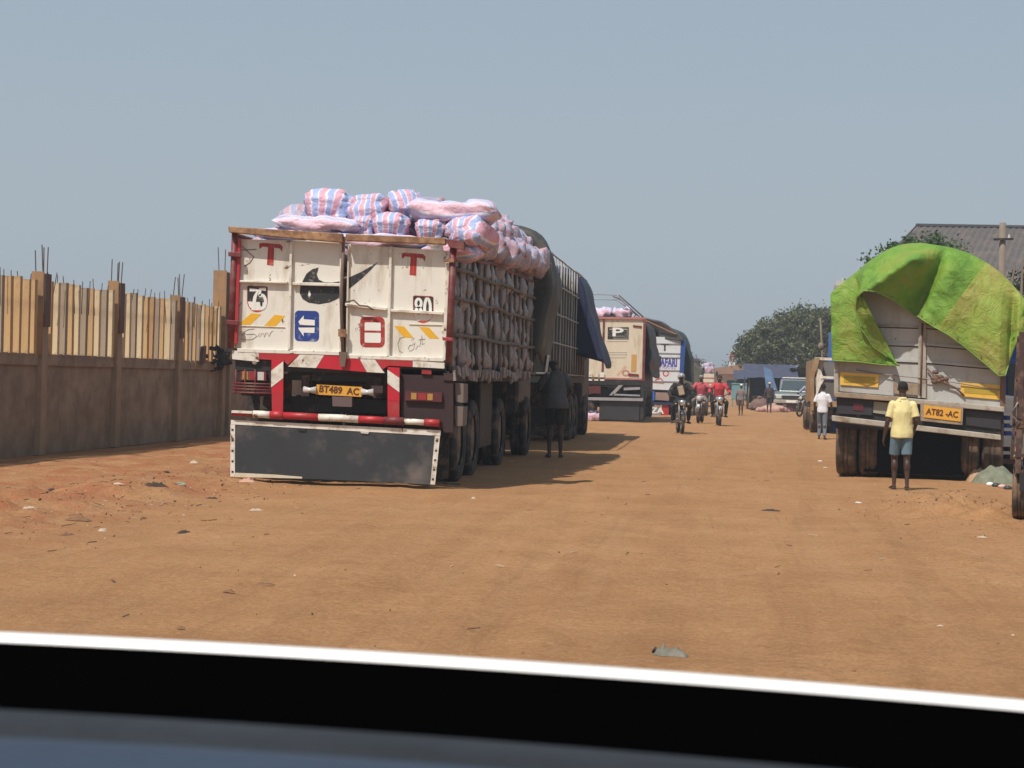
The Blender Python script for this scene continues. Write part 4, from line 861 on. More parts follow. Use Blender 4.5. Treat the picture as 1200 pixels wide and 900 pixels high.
# --- tarp over the front of the load
def tarp(name, prof, y0, y1, m_, parent, n=26, ny=12, amp=.09, seed=0, ends=True, thick=True, flare=None, cap=((.25, .14), (.60, .06), (.86, -.02), (.95, -.06))):
    P = []; prof = [Vector((x, 0, z)) for x, z in prof]
    ls = [0]; 
    for a, b in zip(prof, prof[1:]): ls.append(ls[-1] + (b - a).length)
    def at(s):
        s *= ls[-1]
        for i in range(len(prof) - 1):
            if s <= ls[i + 1] + 1e-9: return prof[i].lerp(prof[i + 1], (s - ls[i]) / (ls[i + 1] - ls[i]))
        return prof[-1].copy()
    cz = sum(p.z for p in prof) / len(prof)
    for j in range(ny + 1):
        v = j / ny; row = []
        for i in range(n + 1):
            u = i / n; p = (at(max(0, u - .02)) + at(u) * 2 + at(min(1, u + .02))) / 4
            e = 1 - .10 * (abs(v - .5) * 2) ** 3 if ends else 1
            a = amp * fbm(u * 5 + seed, v * 2.2, seed) + amp * .5 * fbm(u * 14 + seed, v * 3, seed + 2) + amp * .35 * math.sin(u * 40 + 3 * fbm(v * 2, u, seed))* (1 if u > .7 or u < .3 else .2)
            o_ = Vector((p.x, 0, p.z - cz)).normalized() * a
            q = Vector((p.x * (1 + (flare[0] * v + flare[1] * (1 - v) if flare else 0)), y0 + (y1 - y0) * v, cz + (p.z - cz) * e)) + o_
            row.append(q)
        P.append(row)
    zb0 = min(p.z for p in prof); zc = zb0 + (cz - zb0) * .8; xc = sum(p.x for p in prof) / len(prof)
    def shrink(row, k, dy): return [Vector((xc + (p.x - xc) * k, p.y + dy, zc + (p.z - zc) * k if p.z > zc else zc + (p.z - zc) * (k * .3 + .7))) for p in row]
    if cap: P = [shrink(P[0], k, dy) for k, dy in cap] + P
    o = MB().grid(P).build(name, m_, parent, True)
    s_ = o.modifiers.new('sub', 'SUBSURF'); s_.levels = 1; s_.render_levels = 1
    k_ = o.modifiers.new('thick', 'SOLIDIFY'); k_.thickness = .008
    return o
# the tarpaulin lies on the load: a thing of its own
tp = thing('tarpaulin', 'dark grey green tarpaulin bulging over the front of the striped sack load', 'tarpaulin', (T1X, T1Y, 0))
tarp('cover_sheet', [(-1.5, 2.2), (-1.5, 3.2), (-1.2, 3.85), (-.3, 3.95), (.9, 3.96), (1.25, 3.94), (1.55, 3.80), (1.77, 3.4), (1.88, 2.95), (1.80, 2.2), (1.66, 1.55)], 8.15, 10.0, grey_tarp, tp, seed=3)
# hanging pale rag + dark rope below tarp
tag(MB().obox((T1X + 1.72, T1Y + 8.9, 1.62), (.04, .12, .28), (.1, .1, .2)).build('rag', w_ink, None), 'small white rag dangling below the grey green tarpaulin', 'rag')
# --- the sacks
def s1(px, py, sy, me, rot, sc, label, dx=0):     # place by its spot in the rear view, sy metres in from the doors
    p = H(px, py, T1Y + sy); put_sack(me, p, rot, sc, label, 'striped sacks loaded on the big truck')
R_ = rad
s1(385, 246, .75, SK[0], (R_(10), R_(-70), R_(84)), (.60, 1.22, 1.05), 'tall domed pink and blue striped sack standing highest at the left of the load')
s1(372, 263, .32, SKB[0], (R_(4), R_(3), R_(2)), (1.02, .85, .62), 'long flat pinkish sack lying crosswise just above the left door')
s1(432, 249, .65, SK[1], (R_(-8), R_(-72), R_(98)), (.52, .86, 1.0), 'upright striped sack between the tall domed one and the tied one')
s1(458, 269, .40, SK[0], (R_(0), R_(-80), R_(92)), (.46, .88, 1.0), 'squat striped sack with bold pink bands just above the top rail')
s1(474, 241, .80, SK[2], (R_(10), R_(14), R_(-60)), (.42, .84, .85), 'small striped sack with its puckered tied mouth showing')
s1(532, 249, .42, SKB[1], (R_(-12), R_(2), R_(-4)), (1.06, .95, .80), 'long shiny pink and lilac sack lying crosswise at the top right')
s1(505, 273, .36, SK[0], (R_(0), R_(-78), R_(88)), (.40, .74, .9), 'small striped sack wedged beneath the left end of the long shiny one')
s1(552, 274, .38, SK[1], (R_(0), R_(8), R_(68)), (.70, 1.02, .84), 'round striped sack with fanning folds beneath the long shiny one')
s1(428, 268, .46, SK[0], (R_(6), R_(-70), R_(80)), (.34, .56, .8), 'little pink sack squeezed between the flat one and the squat one')
s1(530, 296, .34, SK[0], (0, 0, R_(4)), (.8, .8, .6), 'pale sack showing through the gap under the right top rail')
s1(440, 284, .30, SKB[0], (0, R_(2), R_(1)), (1.3, .8, .6), 'pink lilac sack showing in the gap above the middle of the doors')
s1(352, 276, .34, SKB[2], (0, R_(2), R_(1)), (1.1, .8, .5), 'pale sack showing in the gap above the left door')
ORD = ['nearest', 'second', 'third', 'fourth', 'fifth', 'sixth', 'seventh', 'eighth', 'ninth', 'tenth', 'eleventh', 'twelfth', 'thirteenth', 'fourteenth', 'fifteenth', 'sixteenth', 'seventeenth', 'eighteenth', 'nineteenth', 'twentieth', 'twenty-first', 'twenty-second']
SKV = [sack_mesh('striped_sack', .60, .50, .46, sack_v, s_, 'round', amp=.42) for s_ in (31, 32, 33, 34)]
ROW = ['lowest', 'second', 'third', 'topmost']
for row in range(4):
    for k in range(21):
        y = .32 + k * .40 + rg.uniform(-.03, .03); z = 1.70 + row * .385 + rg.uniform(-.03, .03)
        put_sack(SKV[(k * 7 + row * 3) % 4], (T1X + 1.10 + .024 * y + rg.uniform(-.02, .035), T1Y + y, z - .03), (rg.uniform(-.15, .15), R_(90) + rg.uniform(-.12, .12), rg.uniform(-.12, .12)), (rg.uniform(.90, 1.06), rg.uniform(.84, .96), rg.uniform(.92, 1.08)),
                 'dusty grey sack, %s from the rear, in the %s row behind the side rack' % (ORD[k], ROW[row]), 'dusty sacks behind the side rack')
for k in range(38):
    kk = k % 19; y = 1.0 + kk * .40 + rg.uniform(-.1, .1); lvl = k // 19
    x = 1.10 + .066 * min(y, 6.2) - lvl * .30 + rg.uniform(-.06, .08); z = 3.10 + .02 * y + lvl * .30 + rg.uniform(-.05, .05)
    put_sack(rg.choice(SKD), (T1X + x, T1Y + y, z), (rg.uniform(-.4, .4), rg.uniform(.05, .45), rg.uniform(-.5, .5)), (.66, rg.uniform(.75, .95), rg.uniform(.85, 1.05)),
             'striped sack slumping over the right side rail, %s from the rear in the %s tier' % (ORD[kk], ('lower', 'upper')[lvl]), 'sacks slumping over the right side rail')
for i in range(9):
    for j in range(5):
        y = 1.5 + i * .78 + rg.uniform(-.15, .15); x = -1.0 + j * .50 + rg.uniform(-.07, .07); zt = 3.12 + .092 * y - .10 * (abs(x) / 1.3) ** 2
        put_sack(rg.choice(SKD + SK[:2]), (T1X + x, T1Y + y, zt + rg.uniform(-.05, .08)), (rg.uniform(-.3, .3), rg.uniform(-.2, .2), rg.uniform(1.2, 1.9)), (.95, .95, rg.uniform(.85, 1.1)),
                 'striped sack atop the big load, %s row from the rear, %s from the left' % (ORD[i], ['first', 'second', 'third', 'fourth', 'fifth'][j]), 'sacks heaped on top of the load')
for j in range(4):
    put_sack(rg.choice(SKD), (T1X - 1.0 + j * .46, T1Y + .55, 2.85 + rg.uniform(-.04, .04)), (0, 0, 1.57 + rg.uniform(-.2, .2)), (.95, .95, 1.0), 'striped sack just inside the doors under the top layer, %s from the left' % ['first', 'second', 'third', 'fourth'][j], 'sacks packed under the top layer')
MB().box(-1.28, .70, .3, 8.6, 1.51, 2.62).build('load_core', mat('sacking', (.2, .2, .2)), T1)
tall_y = 1.0
# ================================================================== 2  dark cage truck with blue tarpaulin
T2 = base_truck('second truck in the left row, with a dark barred cage body behind the loaded truck', -4.50, 34.6, 0, 10.4, 1.28, 1.4, (7.1, 8.4), 11.9, r=.52)
side_rack(T2, 1.30, 9.8, 1.4, 3.72, 15, (1.45, 2.05, 2.62, 3.18, 3.70), mat('cage_grey', (.34, .32, .29), .6, var=.3, rust=.3), .006, r=.014)
side_rack(T2, -1.30, 9.8, 1.4, 3.7, 14, (1.45, 2.6, 3.7), MATS['cage_grey'], .004, r=.018)
m = MB()
for k in range(9): m.tube([(-1.3 + k * .325, .05, 1.4), (-1.3 + k * .325, .05, 3.7)], .018, 6)
for z in (1.45, 2.6, 3.7): m.tube([(-1.3, .03, z), (1.3, .03, z)], .02, 6)
m.build('rear_gate', MATS['cage_grey'], T2, True)
MB().box(-1.22, 1.22, .2, 9.7, 1.42, 3.5).build('cargo_lining', mat('dark_lining', (.016, .015, .015), .9, var=.4), T2)
MB().box(-1.0, 1.27, 6.2, 6.22, .1, 1.3).build('mud_flap', rubber, T2)
for i, (y, x) in enumerate(((1.2, .6), (2.6, .8), (4.4, .5))):
    put_sack(SKB[i], (-4.5 + x, 34.6 + y, 3.66 + .05 * i), (0, .1, 1.5 + .2 * i), (1.5, 1.3, 1.2), ['whitish sack nearest the rear on top of the dark cage truck', 'whitish sack in the middle on top of the dark cage truck', 'whitish sack farthest forward on top of the dark cage truck'][i], 'sacks on the dark cage truck')
# blue tarp flaring out
tp = thing('tarpaulin', 'navy blue tarpaulin hanging flared over the side of the dark cage truck', 'tarpaulin', (-4.5, 34.6, 0))
tarp('cover_sheet', [(-1.4, 2.4), (-1.38, 3.7), (-.6, 3.95), (.6, 4.0), (1.22, 3.86), (1.40, 3.60), (1.52, 3.1), (1.68, 2.5), (1.84, 2.0), (1.93, 1.60)], 7.4, 10.2, blue_tarp, tp, seed=9, amp=.05)
# ================================================================== 3  cream rear truck with the P panel
T3 = base_truck('cream backed cargo truck with a black P panel, third in the left row', -3.78, 62.0, 0, 8.5, 1.28, 1.28, (1.9, 3.2), 9.8)
def D3(px, py): return ((px - 710) / 35.5, 1.35 + (446.6 - py + .02 * (px - 710)) / 35.5)
def p3(n, pts, y0, y1, m_, par=None, bevel=0): return MB().prism([D3(*p) for p in pts], y0, y1).build(n, m_, par or T3, bevel=bevel)
back = p3('rear_panel', [(664, 373), (756, 374), (756, 446), (664, 444)], 0, .04, cream_paint)
p3('panel_frame', [(664, 371.5), (757, 372.5), (757, 375), (664, 374)], -.06, -.002, mat('frame_rose', (.42, .16, .13), .6, var=.3, dirt=DUST, dirt_amt=.2)); p3('panel_frame', [(754, 375), (757, 375), (757, 447), (754, 447)], -.05, -.002, dark_red)
p3('panel_frame', [(664, 442), (754, 444), (754, 446), (664, 444)], -.05, -.002, MATS['frame_rose'])
p3('door_seam', [(706.5, 374), (708.5, 374), (708.5, 445), (706.5, 445)], -.04, -.002, dark_red)
pp = p3('black_panel', [(712.5, 384), (737, 384), (737, 398), (712.5, 398)], -.012, -.002, ink, back)
p3('panel_border', [(714.5, 386), (735, 386), (735, 386.8), (714.5, 386.8)], -.015, -.0125, cream_paint, back)
def st3(pts, w_, m_, k=0): return pstroke(pts, w_, m_, back, k, f=lambda x, y: D3(x, y), name='painted_stroke')
YPs, YP, SHs, SH = YP, -.012, SH, 0
put_text('P', .40, w_ink, pp, D3(723.8, 391)[0], -.016, D3(723.8, 391)[1] + .02, 'letter_p', 1.9, bold=.010)
st3([(719, 397), (735.5, 397), (735.5, 386)], .025, mat('sign_grey', (.30, .30, .26), .6), 3); st3([(722, 394.6), (733, 394.6)], .02, MATS['sign_grey'], 3)
YP = 0
for y_, a, b in ((401, 712, 736), (414, 714, 736), (416.5, 714, 736), (420, 714, 735)): st3([(a, y_), (b, y_)], .018, pencil)
st3(arcp(735, 438, 3.6, 3, 0, 350), .05, mat('rose_ink', (.45, .2, .15), .6))
st3([(725, 441), (735, 430)], .09, mat('faded_peach', (.62, .42, .28), .6)); 
p3('reflective_strip', [(741, 416), (747, 416), (747, 436), (741, 436)], -.012, -.003, mat('ochre_strip', (.55, .32, .10), .5, var=.15), back)
p3('hinge', [(742, 381.5), (752, 382.5), (752, 384.5), (742, 383.5)], -.03, -.003, dark_red); p3('hinge', [(738, 438), (750, 439), (750, 441.5), (738, 441)], -.03, -.003, dark_red)
for k in range(4): p3('crate_slat', [(684 + k * 7, 437), (689 + k * 7, 437), (689 + k * 7, 447), (684 + k * 7, 447)], -.05, -.04, white_frame if k % 2 else cream_paint)
p3('rear_bumper', [(664, 466), (756, 467), (756, 470.5), (664, 469.5)], -.15, -.03, mat('bumper_steel', (.30, .29, .30), .6, var=.2))
p3('rear_sill', [(664, 447), (757, 448), (757, 452), (664, 451)], -.02, .2, steel_dark)
p3('brace', [(716, 464), (727, 452), (732, 452), (721, 464)], -.02, .1, MATS['bumper_steel']); p3('brace', [(733, 455), (752, 454), (752, 457), (733, 458)], -.02, .1, MATS['bumper_steel']); p3('brace', [(720, 462), (752, 463), (752, 465), (720, 464)], -.02, .1, MATS['bumper_steel'])
p3('corner_bar', [(753, 448), (757, 448), (757, 493), (753, 493)], -.03, .05, steel_dark)
p3('tail_lamp', [(692, 453), (706, 453), (706, 462), (692, 462)], -.05, .02, mat('maroon_lamp', (.2, .03, .03)))
p3('mud_screen', [(705, 471), (752, 471), (752, 493.5), (705, 492)], -.04, -.02, mat('screen_black', (.03, .03, .034), .6, var=.2))
p3('mud_flap', [(664, 471), (702, 471), (702, 489), (664, 489)], .3, .32, rubber)
for sy in (1.28, -1.28): MB().box(min(sy, sy * .97), max(sy, sy * .97), .04, 8.4, 1.3, 3.35).build('side_panel', steel_dark, T3)
for z, (xx, yy) in enumerate(((690, 346), (690, 351))):      # tarpaulin hoops
    pts = [D3(690, 345 + z * 5), D3(721, 346 + z * 5), D3(748, 371)]
    MB().tube([(-1.25, .2 + z * .5, 3.4)] + [(x, .2 + z * .5, zz) for x, zz in pts], .022, 6).build('cover_hoop', MATS['bumper_steel'], T3, True)
a = [D3(724, 346), D3(750, 369)]; MB().tube([(a[0][0], .2, a[0][1]), (a[1][0], 2.5, a[1][1])], .025, 6).build('cover_hoop', MATS['bumper_steel'], T3, True)
MB().tube([(0.2, .25, 4.15), (.3, 5, 4.2)], .022, 6).build('cover_hoop', MATS['bumper_steel'], T3, True)
for i, (px, s_) in enumerate(((706, .62), (729, .62), (682, .6))):
    p = H(px, 367, 62.5); put_sack(SKB[i], p, (0, 0, .1 * i), (s_ * 1.02, 1.2, 1.15), ['pink sack at the middle of the cream truck top, left of its twin', 'pink sack at the right of the cream truck top under the hoops', 'pink sack at the far left of the cream truck top'][i], 'sacks on the cream truck')
for i in range(3): put_sack(SKD[i % 3], (-3.78 - .8 + (i % 3) * .75, 63.9, 3.45), (0, 0, i), (1.1, 1.1, 1), ['leftmost', 'middle', 'rightmost'][i] + ' sack of the second row on top of the cream truck', 'sacks deep in the cream truck')
tp = thing('tarpaulin', 'dark purplish black cover hanging down the side of the cream backed truck', 'tarpaulin', (-3.78, 62.0, 0))
tarp('cover_sheet', [(.9, 3.52), (1.2, 3.50), (1.36, 3.3), (1.46, 2.7), (1.56, 2.1), (1.52, 1.5)], .25, 8.6, mat('aubergine_tarp', (.040, .034, .042), .6, var=.4, bump=.5, bscale=4), tp, n=16, ny=20, seed=4, amp=.10)
p = G(692, 494); put_sack(SKB[2], (p.x, p.y + .4, gz(p.x, p.y) + .14), (0, 0, .1), (.8, 1, 1), 'single pinkish sack lying on the ground under the cream backed truck', 'fallen sack')
# ================================================================== 4  white and blue truck
YP = 0
T4 = base_truck('white and blue backed truck with painted lettering, fourth in the left row', -2.92, 77.5, 0, 9, 1.3, 1.1, (1.9, 3.2), 10.2, cabm=mat('cab_blue', (.05, .12, .4), .4))
def D4(px, py): return ((px - 760) / 28.4, 1.35 + (447.9 - py + .02 * (px - 760)) / 28.4)
def p4(n, pts, y0, y1, m_, par=None): return MB().prism([D4(*p) for p in pts], y0, y1).build(n, m_, par or T4)
wht4 = mat('white_cool', (.66, .68, .70), .5, var=.06, dirt=(.4, .33, .27), dirt_amt=.15, dirt_scale=3)
b4 = p4('rear_panel', [(724, 394), (798, 396), (796, 458), (724, 455)], 0, .04, wht4)
for y_ in (402, 413, 418, 433, 446): p4('panel_rib', [(724, y_), (797, y_ + 1), (797, y_ + 2), (724, y_ + 1)], -.03, -.002, mat('rib_grey', (.33, .34, .37), .6), b4)
p4('blue_edge', [(797, 397), (803, 399), (800, 458), (796, 458)], -.03, .02, mat('edge_blue', (.02, .07, .26), .5, var=.15))
def st4(pts, w_, m_, k=0): return pstroke(pts, w_, m_, b4, k, f=lambda x, y: D4(x, y), name='painted_stroke')
st4([(774, 404), (783, 404.5)], .05, ink); st4([(778.5, 404), (778.5, 412)], .07, ink)
vi = mat('violet_ink', (.08, .07, .36), .5)
o = put_text('SAFARI', .46, vi, b4, (782 - 760) / 28.4, -.006, D4(780, 425.5)[1], 'lettering', .56, bold=.02)
o = put_text('TRANS', .20, mat('violet_pale', (.35, .3, .6), .5), b4, (782 - 760) / 28.4, -.006, D4(780, 431)[1], 'lettering', 1.1)
st4(arcp(780.5, 438, 3, 3.2, 0, 350), .05, r_ink2); st4([(768, 446), (775, 444), (778, 448)], .05, r_ink2); st4([(766, 449), (779, 450)], .04, mat('rose_ink', (.45, .2, .15)))
p4('blue_board', [(724, 458), (768, 459), (768, 470), (724, 469)], -.05, .0, mat('board_blue', (.02, .13, .50), .5, var=.15)); p4('brown_board', [(769, 460), (785, 460.5), (785, 470), (769, 469)], -.05, .0, mat('board_brown', (.3, .2, .17), .7))
p4('rear_bumper', [(724, 471), (795, 472), (795, 475), (724, 474)], -.12, .0, mat('bumper_navy', (.02, .03, .09), .5))
fl = p4('lettered_flap', [(724, 476), (776, 477), (776, 487), (724, 486)], -.05, -.03, mat('flap_blue', (.20, .22, .30), .6))
put_text('AMZA', .34, w_ink, fl, (764 - 760) / 28.4, -.056, D4(764, 481.5)[1], 'lettering', 1.1, bold=.015)
p4('red_flap', [(777, 474), (785, 474), (785, 487), (777, 487)], -.05, -.03, red_paint)
for sy in (1.28, -1.28): MB().box(min(sy, sy * .97), max(sy, sy * .97), .05, 9, 1.1, 3.1).build('side_panel', mat('edge_blue', (0, 0, 0)), T4)
tp = thing('tarpaulin', 'slate grey tarpaulin humped over the load of the white and blue truck', 'tarpaulin', (-2.92, 77.5, 0))
tarp('cover_sheet', [(-1.3, 3.2), (-1.3, 3.6), (-1.0, 4.0), (-.2, 4.05), (.5, 3.9), (1.0, 3.55), (1.40, 3.2), (1.42, 3.0)], -.1, 6, slate_tarp, tp, seed=5, amp=.05)
MB().bar((-.3, -.12, 3.95), (1.1, -.16, 3.35), .05, .03).build('orange_strap', mat('strap_orange', (.55, .22, .10), .6), tp)
tp = thing('tarpaulin', 'dark green tarpaulin over the front end of the white and blue truck', 'tarpaulin', (-2.92, 77.5, 0))
tarp('cover_sheet', [(-1.3, 2.5), (-1.2, 3.7), (.6, 3.85), (1.25, 3.6), (1.55, 3.1), (1.72, 2.3), (1.75, 1.2)], 4.5, 9.2, dkgreen_tarp, tp, seed=6, amp=.08)
# ================================================================== 5, 6  farther trucks
T5 = base_truck('olive canvas covered truck far off behind the white and blue one', -2.45, 108, 0, 7, 1.25, 1.1, (1.8,), 8.4)
tarp('canvas_tilt', [(-1.3, 1.1), (-1.3, 2.3), (-.9, 2.7), (.9, 2.65), (1.45, 2.2), (1.5, 1.0)], -.05, 7, mat('olive_canvas', (.10, .10, .07), .8, var=.3), T5, seed=7, amp=.09)
MB().box(-1.22, 1.22, -.04, -.02, 1.1, 2.45).build('rear_curtain', MATS['olive_canvas'], T5)
T6 = base_truck('smallest far truck with a cream back, last of the left row', -1.65, 140, 0, 7, 1.25, 1.1, (1.8,), 8.4, cabm=cream_paint)
MB().box(-1.25, 1.25, 0, .05, 1.05, 2.1).build('rear_panel', cream_paint, T6); MB().box(-1.25, 1.25, .06, 7, 1.1, 2.05).build('side_body', mat('far_side', (.10, .10, .16), .7), T6)
for z in (1.4, 1.75): MB().box(-1.25, 1.25, -.03, -.002, z, z + .07).build('panel_rib', mat('rose_ink', (.4, .2, .1)), T6)
MB().box(-1.2, 1.2, -.1, .1, .55, .72).build('rear_bumper', dark_red, T6)
for i in range(6): put_sack(SKD[i % 3], (-1.65 - .9 + (i % 3) * .85, 140.4 + (i // 3) * .7, 2.35 + .3 * (i // 3)), (0, 0, .2 * i), (1.1, 1.2, 1.4), ['left', 'middle', 'right'][i % 3] + ' pink striped sack in the ' + ['lower rear', 'upper forward'][i // 3] + ' row on the smallest far truck', 'sacks on the smallest far truck')

# ================================================================== right: grey truck under the green tarpaulin
T7 = base_truck('grey backed truck half wrapped in a bright green tarpaulin, parked on the right', 2.92, 28.0, rad(-8), 8.0, 1.2, 1.2, (), 9.4, dusty=True, r=.46)
SH = .049; T7Z = T7.location.z
def D7(px, py):
    k = 78.6 * (1 + .006 * (px - 1072) / 96); z = 1.35 + (456 - py + .075 * (px - 1072)) / k - T7Z
    return ((px - 1072) / k - .026 * (z - 1.35), z)
def p7(n, pts, y0, y1, m_, par=None, bevel=0): return MB(SH).prism([D7(*p) for p in pts], y0, y1).build(n, m_, par or T7, bevel=bevel)
for y in (1.5, 2.8):
    MB().tube([(-.9, y, .46), (.9, y, .46)], .08, 8).build('axle', chassis_m, T7, True)
    for s in (-1, 1): wheel(T7, s * 1.04, y, .46, .46, .28, True, s); wheel(T7, s * .72, y, .46, .46, .26, True, s)
for s in (-1, 1): wheel(T7, s * 1.06, .62, .47, .47, .30, True, s); wheel(T7, s * .74, .62, .47, .47, .26, True, s)
MB().tube([(-.9, .62, .47), (.9, .62, .47)], .08, 8).build('axle', chassis_m, T7, True)
tl = p7('tailgate', [(977, 330), (1074, 334), (1074, 466), (977, 458)], .0, .04, grey_steel); tr_ = p7('tailgate', [(1077, 334), (1168, 344), (1166, 477), (1077, 468)], .0, .04, grey_steel)
for par, pts in ((tl, [(980, 420), (1072, 424)]), (tl, [(980, 381), (1072, 384)]), (tr_, [(1078, 424), (1166, 432)]), (tr_, [(1078, 384), (1168, 392)]), (tr_, [(1078, 404), (1168, 412)]), (tl, [(980, 402), (1072, 405)])):
    (ax, az), (bx, bz_) = D7(*pts[0]), D7(*pts[1]); MB(SH).bar((ax, -.012, az), (bx, -.012, bz_), .022, .035).build('gate_rib', grey_steel if pts[0][1] not in (381, 384) else grey_light, par)
    MB(SH).bar((ax, -.002, az - .028), (bx, -.002, bz_ - .028), .004, .014).build('gate_seam', steel_dark, par)
p7('centre_post', [(1071, 334), (1079, 334), (1079, 466), (1070, 466)], -.05, -.003, grey_light)
MB(SH).tube([(D7(1075, 380)[0], -.07, D7(1075, 380)[1]), (D7(1073, 464)[0], -.07, D7(1073, 464)[1])], .012, 6).build('locking_rod', MATS['rod_rust'], T7, True)
p7('corner_post', [(975, 336), (980, 336), (980, 462), (975, 462)], -.04, .02, grey_light); p7('corner_post', [(1164, 346), (1170, 347), (1168, 480), (1162, 479)], -.04, .02, mat('post_brown', (.16, .09, .06), .7, rust=.4))
p7('gate_ledge', [(976, 459), (1056, 465), (1056, 471), (976, 465)], -.10, -.005, mat('old_board', (.33, .25, .17), .75, dirt=(.15, .10, .07), dirt_amt=.4, dirt_scale=7), bevel=.01); p7('gate_ledge', [(1058, 466), (1167, 476), (1167, 482), (1058, 472)], -.08, -.005, grey_light, bevel=.01)
for q, r_ in (([(982, 436), (1026, 439), (1025, 454), (982, 451)], [(986, 440), (1022, 442), (1021, 450), (986, 448)]), ([(1118, 448), (1162, 451), (1162, 468), (1118, 464)], [(1122, 453), (1160, 456), (1160, 463), (1122, 460)])):
    a = p7('reflector_board', q, -.022, -.006, plate_y, tl if q[0][0] < 1000 else tr_); p7('reflector_film', r_, -.026, -.0225, refl_m, a)
np7 = p7('number_plate', [(1077, 474), (1118.5, 479), (1118, 493), (1076.5, 488)], -.10, -.09, plate_m)
p7('plate_holder', [(1073, 471), (1121, 476), (1120, 497), (1073, 492)], -.088, -.05, MATS['old_board'])
cx, cz = D7(1097.5, 483.5); o = put_text('AT82 -AC', .125, ink_plate, np7, cx, -.104, cz - SH * cx, 'registration', .86, bold=.003); o.rotation_euler = (rad(90), .09, 0)
p7('lamp_box', [(979, 466), (1020, 469), (1018, 486), (979, 484)], -.02, .1, mat('lamp_housing', (.03, .025, .03), .6)); p7('lamp_lens', [(997, 472), (1008, 473), (1008, 481), (997, 480)], -.03, -.021, mat('lens_dim_red', (.12, .02, .03), .3))
p7('pale_bracket', [(1020, 470), (1046, 473), (1046, 487), (1019, 483)], .0, .05, mat('bracket_grey', (.33, .30, .23), .7)); p7('lamp_box', [(1124, 480), (1163, 485), (1163, 502), (1124, 497)], .0, .1, MATS['lamp_housing'])
p7('rear_bumper', [(973, 486), (1163, 508), (1163, 514), (973, 492.5)], -.14, -.03, grey_light, bevel=.01)
MB().box(-1.2, 1.2, .03, .3, .72, 1.16).build('rear_cross_member', steel_dark, T7)
MB(0).box(-.80, .66, .30, .315, .08, .80).build('mud_screen', mat('screen_underside_shade', (.007, .006, .006), .9, var=.2, spec=.05), T7)  # near-black sheet added to stand in for the shade of the open underside
for s in (-1.18, 1.18): MB(SH).box(min(s, s * .97), max(s, s * .97), .05, 8, 1.2, 2.9).build('side_panel', grey_steel, T7)
MB().tube([(D7(1000, 430)[0], -.03, D7(1000, 430)[1]), (D7(1040, 436)[0], -.05, D7(1040, 436)[1] - .03), (D7(1092, 446)[0], -.06, D7(1092, 446)[1]), (D7(1165, 462)[0], -.03, D7(1165, 462)[1])], .008, 5).build('rope', MATS['sacking'], T7, True)
MB().tube([(D7(1080, 432)[0], -.05, D7(1080, 432)[1]), (D7(1092, 446)[0], -.07, D7(1092, 446)[1]), (D7(1112, 456)[0], -.05, D7(1112, 456)[1]), (D7(1122, 466)[0], -.04, D7(1122, 466)[1])], .014, 5).build('rope', MATS['post_brown'], T7, True)
m = MB(SH); r3 = random.Random(2)
for k in range(10): x_, z_ = D7(1092 + r3.gauss(0, 4), 446 + r3.gauss(0, 3)); m.ell((x_, -.06, z_), (.05, .03, .035), 6, 4)
m.build('rope_knot', MATS['post_brown'], T7, True)
x_, z_ = D7(1050, 452); MB(SH).box(x_ - .1, x_ + .3, -.05, -.01, z_ - .12, z_ + .05).build('folded_bracket', MATS['old_board'], T7)
# the grain load under the tarp
MB().prism([(-1.2, 2.5), (-1.15, 2.9), (-.6, 3.25), (.2, 3.35), (.9, 3.1), (1.2, 2.7), (1.2, 2.5)], .9, 8).build('covered_load', MATS['sacking'], T7)
# green tarpaulin
tp = thing('tarpaulin', 'bright green tarpaulin with olive faded panels draped over the back of the grey truck', 'tarpaulin', (2.92, 28.0, T7Z), rad(-8))
cols = [  # top px, bottom px, depth top, mid, bottom (metres behind the viewer's side of the tailgate)
    ((971, 345), (973, 423), .0, -.02, -.06), ((975, 340), (988, 424), .0, -.10, -.10), ((983, 333), (1006, 425), .02, -.16, -.13), ((990, 327), (1030, 428), .04, -.20, -.13), ((996, 322), (1050, 429), .05, -.26, -.10),
    ((1000, 319), (1020, 408), .06, -.33, -.14), ((1005, 315), (1008, 388), .06, -.34, -.20), ((1011, 310), (1002, 366), .06, -.34, -.30), ((1018, 305), (1004, 352), .07, -.34, -.38), ((1027, 299), (1012, 345), .08, -.36, -.42),
    ((1038, 293), (1026, 346), .08, -.40, -.42), ((1050, 289), (1042, 354), .09, -.38, -.36), ((1062, 287), (1055, 363), .09, -.20, -.20), ((1074, 286.5), (1065, 370), .09, .02, -.08),
    ((1083, 288), (1072, 374), .09, -.12, -.16), ((1092, 289.5), (1080, 380), .08, -.30, -.26), ((1103, 291), (1090, 386), .08, -.26, -.18), ((1114, 294), (1104, 394), .07, -.14, -.12), ((1126, 298), (1120, 406), .07, -.20, -.14),
    ((1139, 305), (1136, 419), .06, -.24, -.18), ((1152, 313), (1150, 431), .05, -.20, -.18), ((1163, 322), (1161, 441), .04, -.22, -.20), ((1172, 331), (1168, 440), .03, -.10, -.12), ((1178, 338), (1172, 425), .02, .05, .0), ((1184, 345), (1180, 402), .02, -.14, -.16), ((1190, 352), (1187, 394), .02, -.10, -.12), ((1196, 360), (1194, 384), .02, .0, .0)]
fine = []
for a, b in zip(cols, cols[1:]):
    for q in range(3): u = q / 3; fine.append(((a[0][0] + (b[0][0] - a[0][0]) * u, a[0][1] + (b[0][1] - a[0][1]) * u), (a[1][0] + (b[1][0] - a[1][0]) * u, a[1][1] + (b[1][1] - a[1][1]) * u), a[2] + (b[2] - a[2]) * u, a[3] + (b[3] - a[3]) * u, a[4] + (b[4] - a[4]) * u))
fine.append(cols[-1]); cols = fine
